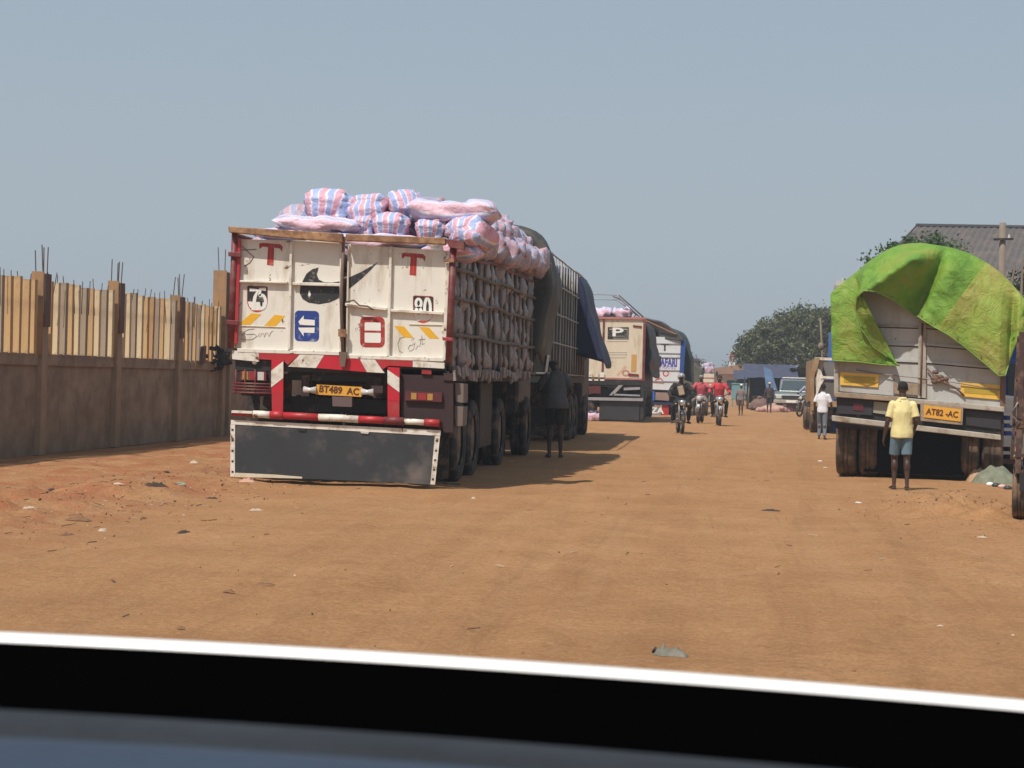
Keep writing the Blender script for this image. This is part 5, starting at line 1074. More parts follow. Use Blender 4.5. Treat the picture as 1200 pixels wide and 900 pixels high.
def sdist(px, py, a, b):                       # signed distance to a line, positive towards the lower right
    dx, dy = b[0] - a[0], b[1] - a[1]; return ((px - a[0]) * -dy + (py - a[1]) * dx) / math.hypot(dx, dy) * (1 if dx > 0 else -1)
P = []; NR = 24
for j in range(NR + 1):
    v = j / NR; row = []
    for i, (a, b, d0, d1, d2) in enumerate(cols):
        px, py = a[0] + (b[0] - a[0]) * v, a[1] + (b[1] - a[1]) * v; x_, z_ = D7(px, py)
        d = d0 * (1 - v) ** 2 + 2 * v * (1 - v) * (d1 * 1.35) + d2 * v * v; n_ = .030 * fbm(x_ * 3.1 + 5, z_ * 2.8, 3) - .045 * abs(fbm(x_ * 2.6 + z_ * 2.2, z_ * 1.6 - x_ * 1.1, 5)) - .03 * abs(fbm(x_ * 6 - z_ * 4, z_ * 5 + x_ * 2, 6))
        sc = sdist(px, py, (1006, 350), (1084, 297)); sv = sdist(px, py, (1067, 374), (1104, 296))
        if sv >= 0: dd = -.36 * (1 - math.exp(-sv / 3.5)) + .0
        elif sc >= 0: dd = -.66 + .66 * (sc / (sc - sv)) ** .9
        else: dd = -.66 * math.exp(sc / 24)
        wt = max(0, min(1, (px - 1000) / 14)) * max(0, min(1, (1135 - px) / 30)) * min(1, v * 3.5)
        d = d * (1 - wt) + (dd + .03) * wt
        row.append((x_, d - .05 + n_ * min(1, v * 4) * 1.0, z_ - SH * x_))
    P.append(row)
def top_rows():
    rows = []
    for j, (yy, k) in enumerate(((6.5, .93), (4.8, .99), (3.2, 1.02), (1.8, 1.03), (.8, 1.02), (.25, 1.0))):
        row = []
        for i, p in enumerate(P[0]):
            x_, z_ = p[0], p[2]; zz = 1.9 + (z_ - 1.9) * k + .05 * fbm(x_ * 1.7, yy, 3); sl = .0
            if i <= 7: zz = z_ - .02 * yy
            row.append((x_ * (1.0 if j > 3 else .985), yy, zz - .03 * (j < 2)))
        rows.append(row)
    return rows
rows = top_rows() + P; nr = len(rows); nc = len(cols)
m = MB(); m.grid(rows); o = m.build('cover_sheet', green_tarp, tp, True)
ul = o.data.uv_layers.new(name='UVMap'); vxs = [(cols[i][0][0] - 971) / 225.0 for _ in range(nr) for i in range(nc)]
# the seam between the green and the faded panels runs slantwise over the cloth
uvv = []
for r in range(nr):
    for i in range(nc):
        x_, y_, z_ = rows[r][i]; seam = (x_ - D7(1093, 388)[0]) * 1.0 - (z_ - D7(1093, 388)[1]) * .66; uvv.append((.6 + seam * .5, r / nr))
for l in o.data.loops: ul.data[l.index].uv = uvv[l.vertex_index]
s_ = o.modifiers.new('sub', 'SUBSURF'); s_.levels = 1; s_.render_levels = 1; k_ = o.modifiers.new('thick', 'SOLIDIFY'); k_.thickness = .006
MB().tube([(p[0], p[1] - .012, p[2]) for p in P[-1]], .011, 6).build('hem_rope', mat('hem_green', (.20, .32, .06), .7, var=.3), tp, True)
for i in range(3, len(P[-1]) - 3, 5):
    q = P[-2][i]; MB().lathe((q[0], q[1] - .012, q[2]), (0, -1, 0), [(.013, 0), (.013, .005), (.006, .005), (.006, 0)], 10).build('eyelet', rim_m, tp, True)
# loose corner of the sheet swinging right
m = MB(); g = []
for j in range(7):
    v = j / 6; row = []
    for i in range(6):
        u = i / 5; a = Vector((1190 + 4 * u, 356 + 8 * u)); b = Vector((1175 + 12 * u, 398 - 4 * u)); q = a.lerp(b, v); x_, z_ = D7(q.x, q.y); row.append((x_, -.14 - .05 * math.sin(u * 6) + .02 * v, z_ - SH * x_))
    g.append(row)
m.grid(g).build('loose_corner', green_tarp, tp, True)
m = MB(); g = []
for j in range(9):
    v = j / 8; row = []
    for i in range(8):
        u = i / 7; px = 1190 + 22 * u; py = 354 + 10 * u + v * (50 - 6 * u); x_, z_ = D7(px, py); row.append((x_, .25 + 1.6 * u - .06 * math.sin(u * 9 + v * 2), z_ - SH * x_))
    g.append(row)
m.grid(g).build('side_fold', mat('green_fold', (.10, .24, .10), .6, var=.3, bump=.4, bscale=5), tp, True)
# ================================================================== tipper behind it
T8 = base_truck('small tipper truck with ochre edged open body, beyond the grey green-tarped truck', 3.62, 54.0, 0, 4.6, 1.0, .85, (1.3,), 5.6, dusty=True, r=.42, cab=False)
MB().box(-.93, .93, 4.5, 4.6, .9, 2.1).build('headboard', mat('bin_grey', (.20, .18, .17), .8), T8)
def D8(px, py): return ((px - 989.0) / 40.7, 1.35 + (453.8 - py) / 40.7)
def p8(n, pts, y0, y1, m_, bevel=0): return MB().prism([D8(*p) for p in pts], y0, y1).build(n, m_, T8, bevel=bevel)
ochre = mat('ochre_paint', (.34, .20, .09), .6, var=.3, dirt=(.35, .28, .2), dirt_amt=.3, dirt_scale=5, rust=.4)
p8('body_rim', [(951, 420.5), (1032, 421.5), (1032, 424.5), (951, 423.5)], -.08, .06, white_frame)
p8('body_post', [(950, 421), (956, 421), (950, 445), (952, 482), (948, 482), (945, 445)], -.10, .06, ochre)
p8('body_wall', [(956, 425), (1032, 425), (1032, 443), (960, 443)], 1.5, 1.55, mat('bin_grey', (.20, .18, .17), .8))
p8('body_flank', [(953, 432), (958, 436), (962, 446), (957, 456), (953, 470)], -.04, .02, white_frame)
p8('tail_rim', [(959, 442), (1032, 443), (1032, 446), (958, 445)], -.06, .0, white_frame); p8('tailboard', [(956, 446), (1032, 447), (1032, 468), (954, 468)], .0, .05, mat('bin_dark', (.11, .10, .10), .8))
p8('body_flank', [(956, 424), (962, 424), (958, 443), (954, 436)], .07, 3, grey_light)
p8('rear_sill', [(950, 470), (1032, 471), (1032, 478), (950, 477)], -.04, .2, ochre); MB().box(-.98, -.93, .06, 4.5, .9, 2.1).build('side_panel', ochre, T8); MB().box(.93, .98, .06, 4.5, .9, 2.1).build('side_panel', ochre, T8)
MB().tube([(-.98, .02, .9), (-.99, -.02, .55)], .05, 8).build('side_guard', rail_wood, T8)
# tall rod and blue strip behind
tag(MB().tube([(2.95, 56.5, 0), (3.02, 56.5, 2.3), (2.93, 56.5, 3.4)], [.04, .035, .025], 6).ell((2.97, 56.5, 2.55), (.10, .08, .12), 7, 5).build('stick', pole_wood, None, True), 'knotty stake standing against the ochre tipper truck', 'stick')
tag(MB().box(3.25, 3.55, 57.5, 57.6, 0, 3.0).build('banner', tarp_stall2, None), 'narrow blue sheet hanging between the tipper and the green tarp', 'banner')
# ================================================================== right edge: cargo tricycle, heap, slatted truck
TC = thing('cargo_tricycle', 'dusty three-wheeled cargo cart with rusty red corner posts at the right edge', 'cargo tricycle', (3.07, 19.6, gz(3.1, 19.6)), rad(-11))
wheel(TC, 0, .28, .27, .27, .15, True, -1); wheel(TC, 1.25, .28, .27, .27, .15, True, 1)
rp = mat('tricycle_post', (.060, .030, .026), .7, var=.4, rust=.5, dirt=DUST, dirt_amt=.3); rb = mat('tricycle_red', (.34, .06, .05), .5, var=.2, rust=.2)
MB().tube([(0, .28, .27), (1.25, .28, .27)], .03, 8).build('axle', chassis_m, TC, True)
MB().bar((-.02, 0, .47), (-.015, 0, 1.92), .055).build('corner_post', rp, TC); MB().bar((1.3, 0, .47), (1.3, 0, 1.92), .055).build('corner_post', rp, TC)
MB().bar((-.085, .03, .62), (-.05, .03, 1.86), .03).build('corner_post', rp, TC); MB().bar((.035, .02, .5), (.03, .02, 1.90), .02).build('corner_post', steel_dark, TC)
MB().bar((-.05, .9, .5), (-.05, .9, 1.9), .04).build('corner_post', rp, TC); MB().bar((-.05, 1.9, .5), (-.05, 1.9, 1.9), .04).build('corner_post', rp, TC)
for z in (.50, .66, .96, 1.0): MB().bar((-.04, -.02, z), (1.32, -.02, z), .035).build('crossbar', rp, TC)
for z in (.55, .98, 1.45, 1.86): MB().bar((-.05, 0, z), (-.05, 1.95, z), .03).build('crossbar', rp, TC)
MB().box(.02, 1.26, .0, .02, .68, .95).build('tail_panel', mat('glass_grey', (.14, .16, .14), .3, var=.2), TC)
MB().box(-.06, 1.31, .03, 1.95, .50, .55).build('floor', steel_dark, TC)
MB().box(.10, .24, -.07, -.04, .38, .52).build('tail_lamp', bright_red, TC); MB().box(.0, .3, -.04, -.02, .30, .49).build('mudguard', steel_dark, TC)
for k, z in enumerate((1.66, 1.36)): MB().box(.10, .5, .05, .08, z, z + .14).build('white_slat', w_ink, TC)
MB().tube([(-.04, -.04, 1.2), (-.10, -.06, 1.08), (-.02, -.05, 1.0), (-.09, -.03, .9)], .012, 5).build('cord', MATS['sacking'], TC, True)
MB().obox((.02, -.03, 1.08), (.12, .03, .10), (0, .2, 0)).build('hinge_block', rp, TC)
MB().tube([(.6, 2.0, .45), (.6, 2.9, .8), (.6, 3.0, 1.05)], .035, 8).build('front_fork', rb, TC, True); wheel(TC, .6, 2.95, .27, .27, .12, True, 1); MB().tube([(.25, 2.9, 1.05), (.95, 2.9, 1.05)], .016, 6).build('handlebar', steel_dark, TC, True)
MB().box(.4, .8, 1.98, 2.5, .7, .85).build('seat', rubber, TC, bevel=.03)
# canvas heap
def rag_heap(label, c, rx, ry, h, m_, seed, name, cat):
    m = MB(); g = []
    for j in range(22):
        row = []
        for i in range(26):
            u = -1 + 2 * i / 25; v = -1 + 2 * j / 21; r_ = math.hypot(u, v * .95); z = h * max(0, 1 - r_ ** 2.2) ** .8
            z += h * .38 * abs(fbm(u * 1.7 + seed, v * 1.7, seed)) * max(0, 1 - r_) * (r_ < 1); k = 1 + .15 * fbm(u * 2, v * 2, seed + 1)
            row.append((u * rx * k, v * ry * k, z - .02))
        g.append(row)
    o = m.grid(g).build(name, m_, None, True); o.location = (c[0], c[1], gz(c[0], c[1]) - .01); return tag(o, label, cat)
p = G(1172, 569); rag_heap('crumpled grey green canvas heaped on the ground beside the tarped truck', (p.x - .03, p.y + .25), .33, .33, .25, mat('canvas_green', (.19, .20, .14), .8, var=.45, scale=7, bump=.8, bscale=12), 3, 'canvas_heap', 'canvas')
p = G(1147, 566); rag_heap('small tan lumpy sack slumped left of the grey green canvas', (p.x, p.y + .1), .17, .2, .20, mat('tan_sack', (.45, .29, .17), .8, var=.25), 5, 'tan_sack', 'sack')
for i in range(4):
    q = G(1160 + i * 7, 571 + i); o = MB().ell((0, 0, .02), (.06, .05, .035), 7, 5).build('litter', (w_ink, black_sheet, mat('sack_pale_pink', (.6, .4, .36)), black_sheet)[i], None, True); o.location = (q.x, q.y, gz(q.x, q.y)); tag(o, ['white scrap at the foot of the canvas heap, leftmost', 'black scrap at the foot of the canvas heap, second from left', 'pinkish scrap at the foot of the canvas heap', 'black scrap at the foot of the canvas heap, rightmost'][i], 'litter')
# slatted pale crates behind the heap and cloths
CR = thing('slatted_rack', 'stack of white slatted shelves standing behind the canvas heap', 'rack', (4.35, 29.6, 0))
for k in range(7): MB().box(-.06, .5, 0, .05, .38 + k * .12, .43 + k * .12).build('slat', w_ink, CR)
for x_ in (-.06, .5): MB().box(x_ - .03, x_ + .001, .052, .1, 0, 1.3).build('upright', steel_dark, CR)
MB().prism([(.18, .3), (.55, .3), (.55, 1.0), (.35, .95)], -.12, -.06).build('cream_board', cream_paint, CR)
MB().box(-.1, .6, -.06, .3, .24, .3).build('base_plank', form_dark, CR)
tag(MB().obox((4.62, 30.5, 1.12), (.40, .2, .32), (0, .1, 0)).build('white_bundle', w_ink, None, bevel=.05), 'white bundle on top of the slatted shelves', 'bundle')
bt = thing('parked_van', 'blue and white van mostly hidden behind the green tarped truck at the right edge', 'van', (5.6, 31.5, 0))
MB().prism_x([(0, .5), (0, 1.9), (.3, 2.1), (3.4, 2.1), (4.0, 1.4), (4.6, 1.2), (4.6, .5)], -.95, .9).build('body', mat('van_blue', (.02, .09, .38), .35, var=.1), bt, bevel=.05)
MB().box(-.9, .85, -.02, -.003, 1.3, 1.8).build('rear_window', glass_dark, bt); MB().box(-.97, .92, -.1, -.003, .45, .62).build('rear_bumper', w_ink, bt)
MB().box(-.85, .8, -.015, -.003, .8, .95).build('white_band', w_ink, bt)
for y in (.8, 3.7):
    for s in (-1, 1): wheel(bt, s * .85, y, .33, .33, .2, False, s)
# ================================================================== PEOPLE
def remeshed(m, name, mt, voxel, smooth=4, disp=0, seed=0, dscale=9):
    me = m.mesh('raw', mt); o = bpy.data.objects.new('raw', me); COL.objects.link(o)
    r = o.modifiers.new('r', 'REMESH'); r.mode = 'VOXEL'; r.voxel_size = voxel; r.use_smooth_shade = True
    s = o.modifiers.new('s', 'SMOOTH'); s.factor = .5; s.iterations = smooth
    me2 = bpy.data.meshes.new_from_object(o.evaluated_get(bpy.context.evaluated_depsgraph_get())); bpy.data.objects.remove(o)
    if disp:
        n_ = len(me2.vertices); co = np.empty(n_ * 3, 'f'); me2.vertices.foreach_get('co', co); nn = np.empty(n_ * 3, 'f'); me2.vertex_normals.foreach_get('vector', nn)
        co = co.reshape(-1, 3); nn = nn.reshape(-1, 3)
        a = np.array([noise.fractal(Vector((c[0] * dscale + seed, c[1] * dscale, c[2] * dscale * .55)), 1, 2, 3) for c in co], 'f')
        me2.vertices.foreach_set('co', (co + nn * (a * disp)[:, None]).ravel())
    me2.name = name; me2.materials.clear(); me2.materials.append(mt); me2.polygons.foreach_set('use_smooth', [True] * len(me2.polygons)); return me2
def bone(m, p, q, r1, r2, n=12):
    p, q = Vector(p), Vector(q); m.tube([p, p.lerp(q, .5), q], [r1, (r1 + r2) / 2 * 1.03, r2], n); m.ell(p, r1, 10, 8); m.ell(q, r2, 10, 8)
def figure(label, loc, rz, Hh, J, shirt, pants, shoe, vox=.010, short_sleeve=True, short_pants=True, cap=None, helmet=None, group=None, bald=False, loose=1.0, seat=False):
    """J: joint positions in body heights; x right, y forward, z up"""
    t = thing('person', label, 'person', loc, rz, group)
    K = {k: Vector(v) * Hh for k, v in J.items()}; s = Hh
    m = MB()
    pel, wai, che, nk, hd = K['pelvis'], K['waist'], K['chest'], K['neck'], K['head']
    upd = (hd - nk).normalized()
    m.tube([pel - Vector((0, 0, .035 * s)), pel, wai, che, che.lerp(nk, .72), nk], [(.075 * s, .055 * s), (.088 * s, .066 * s), (.072 * s, .054 * s), (.092 * s, .064 * s), (.066 * s, .048 * s), (.032 * s, .034 * s)], 16, up=(0, 1, 0))
    bone(m, nk - upd * .02 * s, hd - upd * .03 * s, .032 * s, .030 * s)
    f = Vector(J.get('face', (0, 1, 0))).normalized()
    Rm = Matrix((f.cross(upd).normalized(), f, upd)).transposed()
    m.ell(hd + upd * .012 * s, (.044 * s, .053 * s, .056 * s), 16, 12, R=Rm); m.ell(hd + f * .016 * s - upd * .025 * s, (.034 * s, .036 * s, .036 * s), 12, 10, R=Rm)
    m.ell(hd + f * .052 * s - upd * .006 * s, (.009 * s, .012 * s, .014 * s), 8, 6, R=Rm)      # nose
    m.ell(hd + f * .047 * s - upd * .030 * s, (.015 * s, .008 * s, .007 * s), 8, 6, R=Rm)      # lips
    sx = f.cross(upd).normalized()
    for q in (-1, 1): m.ell(hd + sx * q * .045 * s - upd * .002 * s, (.007 * s, .012 * s, .018 * s), 8, 6, R=Rm)
    for q in ('l', 'r'):
        sh, el, wr, hp, kn, an = K['sh' + q], K['el' + q], K['wr' + q], K['hip' + q], K['kn' + q], K['an' + q]
        bone(m, che.lerp(sh, .75), sh, .040 * s, .033 * s); bone(m, sh, el, .031 * s, .023 * s); bone(m, el, wr, .023 * s, .0145 * s)
        d = (wr - el).normalized() if ('hd' + q) not in K else (K['hd' + q] - wr).normalized()
        side = Vector((-1 if q == 'l' else 1, 0, 0)); pn = d.cross(Vector((0, 1, 0)) if abs(d.y) < .8 else Vector((0, 0, 1))).normalized(); fw_ = pn.cross(d).normalized()
        pm_ = wr + d * .035 * s; m.tube([wr, wr + d * .02 * s, wr + d * .055 * s], [(.012 * s, .015 * s), (.011 * s, .022 * s), (.010 * s, .023 * s)], 10, up=tuple(fw_)); 
        curl = pn * (1 if (pn.dot(-side) > 0) else -1)
        for fi, (off, ln) in enumerate(((-.017, .040), (-.006, .046), (.006, .043), (.017, .034))):
            b0 = wr + d * .052 * s + fw_ * off * s; b1 = b0 + (d * .9 + curl * .35).normalized() * ln * .55 * s; b2 = b1 + (d * .55 + curl * .8).normalized() * ln * .45 * s
            m.tube([b0, b1, b2], [.0052 * s, .0048 * s, .0040 * s], 6)
        th = wr + d * .018 * s + fw_ * .018 * s; m.tube([th, th + (fw_ * .8 + d * .7).normalized() * .022 * s, th + (fw_ * .4 + d * .9).normalized() * .042 * s], [.007 * s, .006 * s, .0045 * s], 6)
        bone(m, hp, kn, .050 * s, .030 * s); bone(m, kn, an, .031 * s, .017 * s); m.ell(kn.lerp(an, .28) - Vector((0, .008 * s, 0)), (.032 * s, .034 * s, .06 * s), 10, 8)
        toe = K['toe' + q]; fd = (toe - an); fd.z = 0; fd.normalize(); he = an - fd * .018 * s; he.z = an.z - .022 * s
        m.tube([he, an + fd * .02 * s - Vector((0, 0, .02 * s)), toe], [(.018 * s, .018 * s), (.022 * s, .018 * s), (.024 * s, .010 * s)], 10)
    inst('body', remeshed(m, 'body', skin, max(vox * .6, .0055), 3), t)
    # shirt
    m = MB(); L = loose
    hem = pel - Vector((0, 0, (.045 if not seat else .005) * s)) + (che - pel).normalized() * 0
    m.tube([hem, pel, wai, che, che.lerp(nk, .60), nk - upd * .006 * s], [(.100 * s * L, .078 * s * L), (.100 * s * L, .078 * s * L), (.090 * s * L, .070 * s * L), (.103 * s, .074 * s), (.080 * s, .056 * s), (.040 * s, .042 * s)], 20, up=(0, 1, 0))
    for q in ('l', 'r'):
        sh, el, wr = K['sh' + q], K['el' + q], K['wr' + q]
        bone(m, che.lerp(sh, .6), sh, .046 * s, .036 * s)
        if short_sleeve: e = sh.lerp(el, .80); m.tube([sh, e], [.038 * s, .037 * s * L], 12)
        else: bone(m, sh, el, .042 * s, .035 * s); m.tube([el, el.lerp(wr, .93)], [.035 * s, .026 * s], 12)
    inst('shirt', remeshed(m, 'shirt', shirt, vox * .8, 7, .007 * s, rg.random() * 9, 11 / s), t)
    if J.get('collar', True):
        MB().tube([nk + (-upd) * .012 * s, nk + upd * .004 * s], [(.044 * s, .046 * s), (.038 * s, .040 * s)], 16, up=(0, 1, 0), cap=False).build('collar', shirt, t, True)
    # trousers
    m = MB(); m.tube([pel - Vector((0, 0, .05 * s)), pel + Vector((0, 0, .02 * s)), pel.lerp(wai, .5)], [(.088 * s, .068 * s), (.095 * s, .072 * s), (.080 * s, .062 * s)], 16, up=(0, 1, 0))
    for q in ('l', 'r'):
        hp, kn, an = K['hip' + q], K['kn' + q], K['an' + q]
        if short_pants: m.ell(hp, .056 * s, 10, 8); m.tube([hp, hp.lerp(kn, .82)], [.056 * s, .048 * s], 14)
        else: bone(m, hp, kn, .056 * s, .040 * s); m.tube([kn, kn.lerp(an, .93)], [.040 * s, .032 * s], 12)
    inst('shorts' if short_pants else 'trousers', remeshed(m, 'trousers', pants, vox * .8, 3, .004 * s, 3.3, 12 / s), t)
    for q in ('l', 'r'):
        toe, an = K['toe' + q], K['an' + q]; fd = (toe - an); fd.z = 0; fd.normalize(); a = an - fd * .026 * s
        z0 = min(an.z, toe.z + .03 * s) - .040 * s
        MB().tube([Vector((a.x, a.y, z0 + .008)), Vector((toe.x, toe.y, z0 + .008)) + fd * .014 * s], [(.019 * s, .008 * s), (.026 * s, .008 * s)], 10).build('sandal' if short_pants else 'shoe', shoe, t, True)
        if not short_pants: MB().ell(an.lerp(toe, .45) - Vector((0, 0, .012 * s)), (.024 * s, .055 * s, .020 * s), 10, 7).build('shoe_upper', shoe, t, True)
    if helmet: 
        MB().ell(hd + upd * .020 * s, (.062 * s, .072 * s, .068 * s), 16, 12, R=Rm).build('helmet', helmet, t, True); MB().ell(hd + f * .040 * s + upd * .004 * s, (.046 * s, .036 * s, .032 * s), 12, 8, R=Rm).build('visor', glass_dark, t, True)
        MB().ell(hd + f * .055 * s + upd * .045 * s, (.030 * s, .022 * s, .013 * s), 8, 6, R=Rm).build('visor_glint', chrome, t, True)
    elif cap: MB().ell(hd + upd * .034 * s, (.050 * s, .060 * s, .042 * s), 14, 8, R=Rm).build('cap', cap, t, True)
    else: MB().ell(hd + upd * .024 * s - f * .007 * s, (.0475 * s, .054 * s, .050 * s), 16, 12, R=Rm).build('hair', hair, t, True)
    if not helmet:
        for q in (-1, 1): MB().ell(hd + f * .046 * s + sx * q * .019 * s + upd * .004 * s, (.0075 * s, .006 * s, .005 * s), 8, 6, R=Rm).build('eye', w_ink, t, True)
    return t
def stand(dx=0, step=0.0, armL=(-.155, .01), armR=(.155, -.01), lean=0.0):
    J = dict(pelvis=(0, 0, .525), waist=(0, .0 + lean * .3, .60), chest=(0, lean * .7, .72), neck=(0, lean, .850), head=(0, lean + .008, .932),
             shl=(-.094, lean * .9, .790), shr=(.094, lean * .9, .790), ell=(armL[0] * .95, armL[1] * .4 + lean * .6 - .015, .640), elr=(armR[0] * .95, armR[1] * .4 + lean * .6 - .015, .640), wrl=(armL[0], armL[1] + lean * .5 + .02, .495), wrr=(armR[0], armR[1] + lean * .5 + .02, .495),
             hipl=(-.048, 0, .505), hipr=(.048, 0, .505), knl=(-.052, .03 + step, .285), knr=(.05, .01 - step * .4, .282), anl=(-.054, step * 1.1 - .005, .042), anr=(.052, -step * 1.3, .045), toel=(-.062, step * 1.1 + .088, .014), toer=(.066, -step * 1.3 + .088, .014))
    return J
shirt_y = mat('shirt_pale_yellow', (.72, .63, .30), .8, var=.10, bump=.4, bscale=60); denim = mat('denim_light', (.14, .22, .28), .85, var=.25, bump=.4, bscale=90)
shirt_w = mat('shirt_white', (.70, .70, .74), .8, var=.06, bump=.3, bscale=60); jeans = mat('jeans_grey', (.16, .19, .23), .85, var=.25, bump=.3)
cloth_d = mat('cloth_charcoal', (.085, .080, .082), .9, var=.25, bump=.4, bscale=50); cloth_k = mat('cloth_black', (.018, .017, .018), .9, var=.2, bump=.4, bscale=50)
cloth_r = mat('cloth_red', (.52, .035, .05), .75, var=.2, bump=.4, bscale=40); cloth_p = mat('cloth_pinkred', (.50, .08, .10), .75, var=.2, bump=.4, bscale=40)
sandal_m = mat('sandal_brown', (.07, .045, .03), .8, var=.2)
p = G(1055, 576.5)
J = stand(armL=(-.150, .03), armR=(.140, .10), step=.035); J['elr'] = (.128, -.03, .645); J['wrr'] = (.128, .085, .55); J['wrl'] = (-.158, .02, .485); J['ell'] = (-.136, -.02, .63)
figure('boy in a pale yellow shirt and denim shorts, back turned, beside the green tarped truck', (p.x, p.y, gz(p.x, p.y) + .005), rad(4), 1.41, J, shirt_y, denim, sandal_m, .008, loose=1.04)
p = G(963, 515)
figure('man in a white shirt and grey jeans walking away past the grey truck', (p.x, p.y, gz(p.x, p.y)), rad(-8), 1.42, stand(armL=(-.15, .02), armR=(.16, .05), step=.05), shirt_w, jeans, sandal_m, .011, short_pants=False)
# dark figure bending to the side of the loaded truck
J = stand(step=.02, lean=.10); J['head'] = (-.02, .17, .90); J['face'] = (-.3, .9, -.3); J['wrl'] = (-.18, .22, .66); J['ell'] = (-.16, .1, .68); J['wrr'] = (.13, .20, .60); J['elr'] = (.15, .05, .66)
p = G(650, 537)
figure('man in dark grey shirt and black shorts leaning in at the loaded truck side', (p.x, p.y, gz(p.x, p.y)), rad(10), 1.76, J, cloth_d, cloth_k, sandal_m, .010, loose=1.22)
# walking child with white cap, stall keeper
p = G(868, 486.5); figure('child with a white headcovering walking on the far dirt road', (p.x, p.y, gz(p.x, p.y)), rad(170), 1.40, stand(step=.05), mat('cloth_mauve', (.25, .18, .18), .8, var=.3), mat('cloth_brown', (.10, .06, .05), .8), sandal_m, .018, cap=w_ink)
p = G(901, 484); figure('woman in dark clothes with a cream hat standing by the stalls', (p.x, p.y, 0), rad(190), 1.5, stand(), mat('cloth_dark_brown', (.05, .035, .035), .8), cloth_k, sandal_m, .02, cap=mat('hat_cream', (.6, .52, .4), .7))
# ================================================================== MOTORBIKES (front = +Y of the bike)
def motorbike(label, loc, rz, main, light_m, group='motorbikes ridden towards the camera'):
    t = thing('motorbike', label, 'motorbike', loc, rz, group)
    for y in (.64, -.62):
        a = MB().lathe((0, 0, 0), (1, 0, 0), [(.235, -.03), (.27, -.045), (.30, -.03), (.305, 0), (.30, .03), (.27, .045), (.235, .03)], 28).build('wheel', rubber, t, True); a.location = (0, y, .305)
        m = MB().lathe((0, 0, 0), (1, 0, 0), [(.235, -.025), (.225, 0), (.235, .025)], 24).lathe((0, 0, 0), (1, 0, 0), [(.001, -.06), (.045, -.06), (.045, .06), (.001, .06)], 10)
        for k in range(12): an = k * math.pi / 6; m.tube([(.02 * (-1) ** k, .04 * math.cos(an), .04 * math.sin(an)), (0, .23 * math.cos(an + .2), .23 * math.sin(an + .2))], .004, 4)
        m.build('rim', rim_m, a, True)
    for s in (-1, 1): MB().tube([(s * .075, .64, .305), (s * .08, .50, .62), (s * .08, .42, .90)], [.024, .024, .018], 8).build('fork_leg', mat('fork_grey', (.25, .25, .25), .4, .5), t, True)
    MB().tube([(0, .86, .50), (0, .70, .63), (0, .52, .62), (0, .38, .50)], [(.05, .01)] * 4, 8).build('front_mudguard', main, t, True)
    MB().ell((0, .50, .83), (.095, .085, .095), 14, 10).build('headlight_shell', main, t, True); MB().ell((0, .57, .83), (.08, .03, .078), 14, 8).build('headlight', light_m, t, True)
    MB().tube([(-.36, .28, 1.02), (-.22, .34, 1.0), (-.08, .40, .93), (.08, .40, .93), (.22, .34, 1.0), (.36, .28, 1.02)], .014, 8).build('handlebar', steel_dark, t, True)
    for s in (-1, 1):
        m = MB().tube([(s * .22, .33, 1.0), (s * .27, .36, 1.16)], .006, 5).ell((s * .28, .35, 1.19), (.055, .012, .035), 10, 6); m.build('mirror', steel_dark, t, True)
        MB().ell((s * .17, .47, .80), (.032, .03, .028), 8, 6).build('indicator', lens_amber, t, True)
    MB().tube([(0, .34, .78), (0, .22, .86), (0, .0, .84), (0, -.12, .74)], [(.07, .05), (.13, .10), (.12, .09), (.07, .04)], 14, up=(0, 0, 1)).build('fuel_tank', main, t, True)
    MB().tube([(0, -.08, .78), (0, -.3, .78), (0, -.72, .82)], [(.09, .045), (.12, .05), (.10, .04)], 12).build('seat', rubber, t, True)
    m = MB().tube([(0, .40, .85), (0, .25, .50), (0, .0, .32), (0, -.3, .34)], .022, 8).tube([(0, .3, .75), (0, -.3, .68), (0, -.72, .72)], .02, 8)
    for s in (-1, 1): m.tube([(s * .08, -.28, .36), (s * .09, -.62, .305)], .02, 8).tube([(s * .11, -.5, .66), (s * .1, -.62, .32)], .025, 8)
    m.build('frame', steel_dark, t, True)
    m = MB(); m.obox((0, .06, .42), (.26, .30, .24)); m.tube([(0, .12, .50), (0, .20, .68)], [.09, .08], 12)
    m.build('engine', rim_m, t, bevel=.02); MB().tube([(.10, .22, .40), (.13, .05, .26), (.14, -.6, .34), (.14, -.85, .38)], [.018, .02, .035, .035], 8).build('exhaust', chrome, t, True)
    MB().bar((-.24, .02, .30), (.24, .02, .30), .03).build('footrest', rubber, t)
    MB().tube([(0, -.5, .66), (0, -.85, .66), (0, -.95, .50)], [(.06, .012)] * 3, 8).build('rear_mudguard', main, t, True)
    return t
def rider(Hh, pill=0.0, lean=.04):
    z = lambda v: v / Hh
    pv = (-.20 - pill)
    return dict(pelvis=(0, z(pv), z(.88)), waist=(0, z(pv + .02), z(1.0)), chest=(0, z(pv + .05 + lean), z(1.20)), neck=(0, z(pv + .08 + lean), z(1.38)), head=(0, z(pv + .11 + lean), z(1.50)),
                shl=(z(-.17), z(pv + .06 + lean), z(1.31)), shr=(z(.17), z(pv + .06 + lean), z(1.31)), ell=(z(-.32), z(pv + .22), z(1.10)), elr=(z(.32), z(pv + .22), z(1.10)), wrl=(z(-.31), z(pv + .42), z(1.04)), wrr=(z(.31), z(pv + .42), z(1.04)),
                hipl=(z(-.08), z(pv + .02), z(.86)), hipr=(z(.08), z(pv + .02), z(.86)), knl=(z(-.23), z(pv + .42), z(.74)), knr=(z(.23), z(pv + .42), z(.74)), anl=(z(-.21), z(pv + .26), z(.34)), anr=(z(.21), z(pv + .26), z(.34)), toel=(z(-.24), z(pv + .42), z(.30)), toer=(z(.24), z(pv + .42), z(.30)))
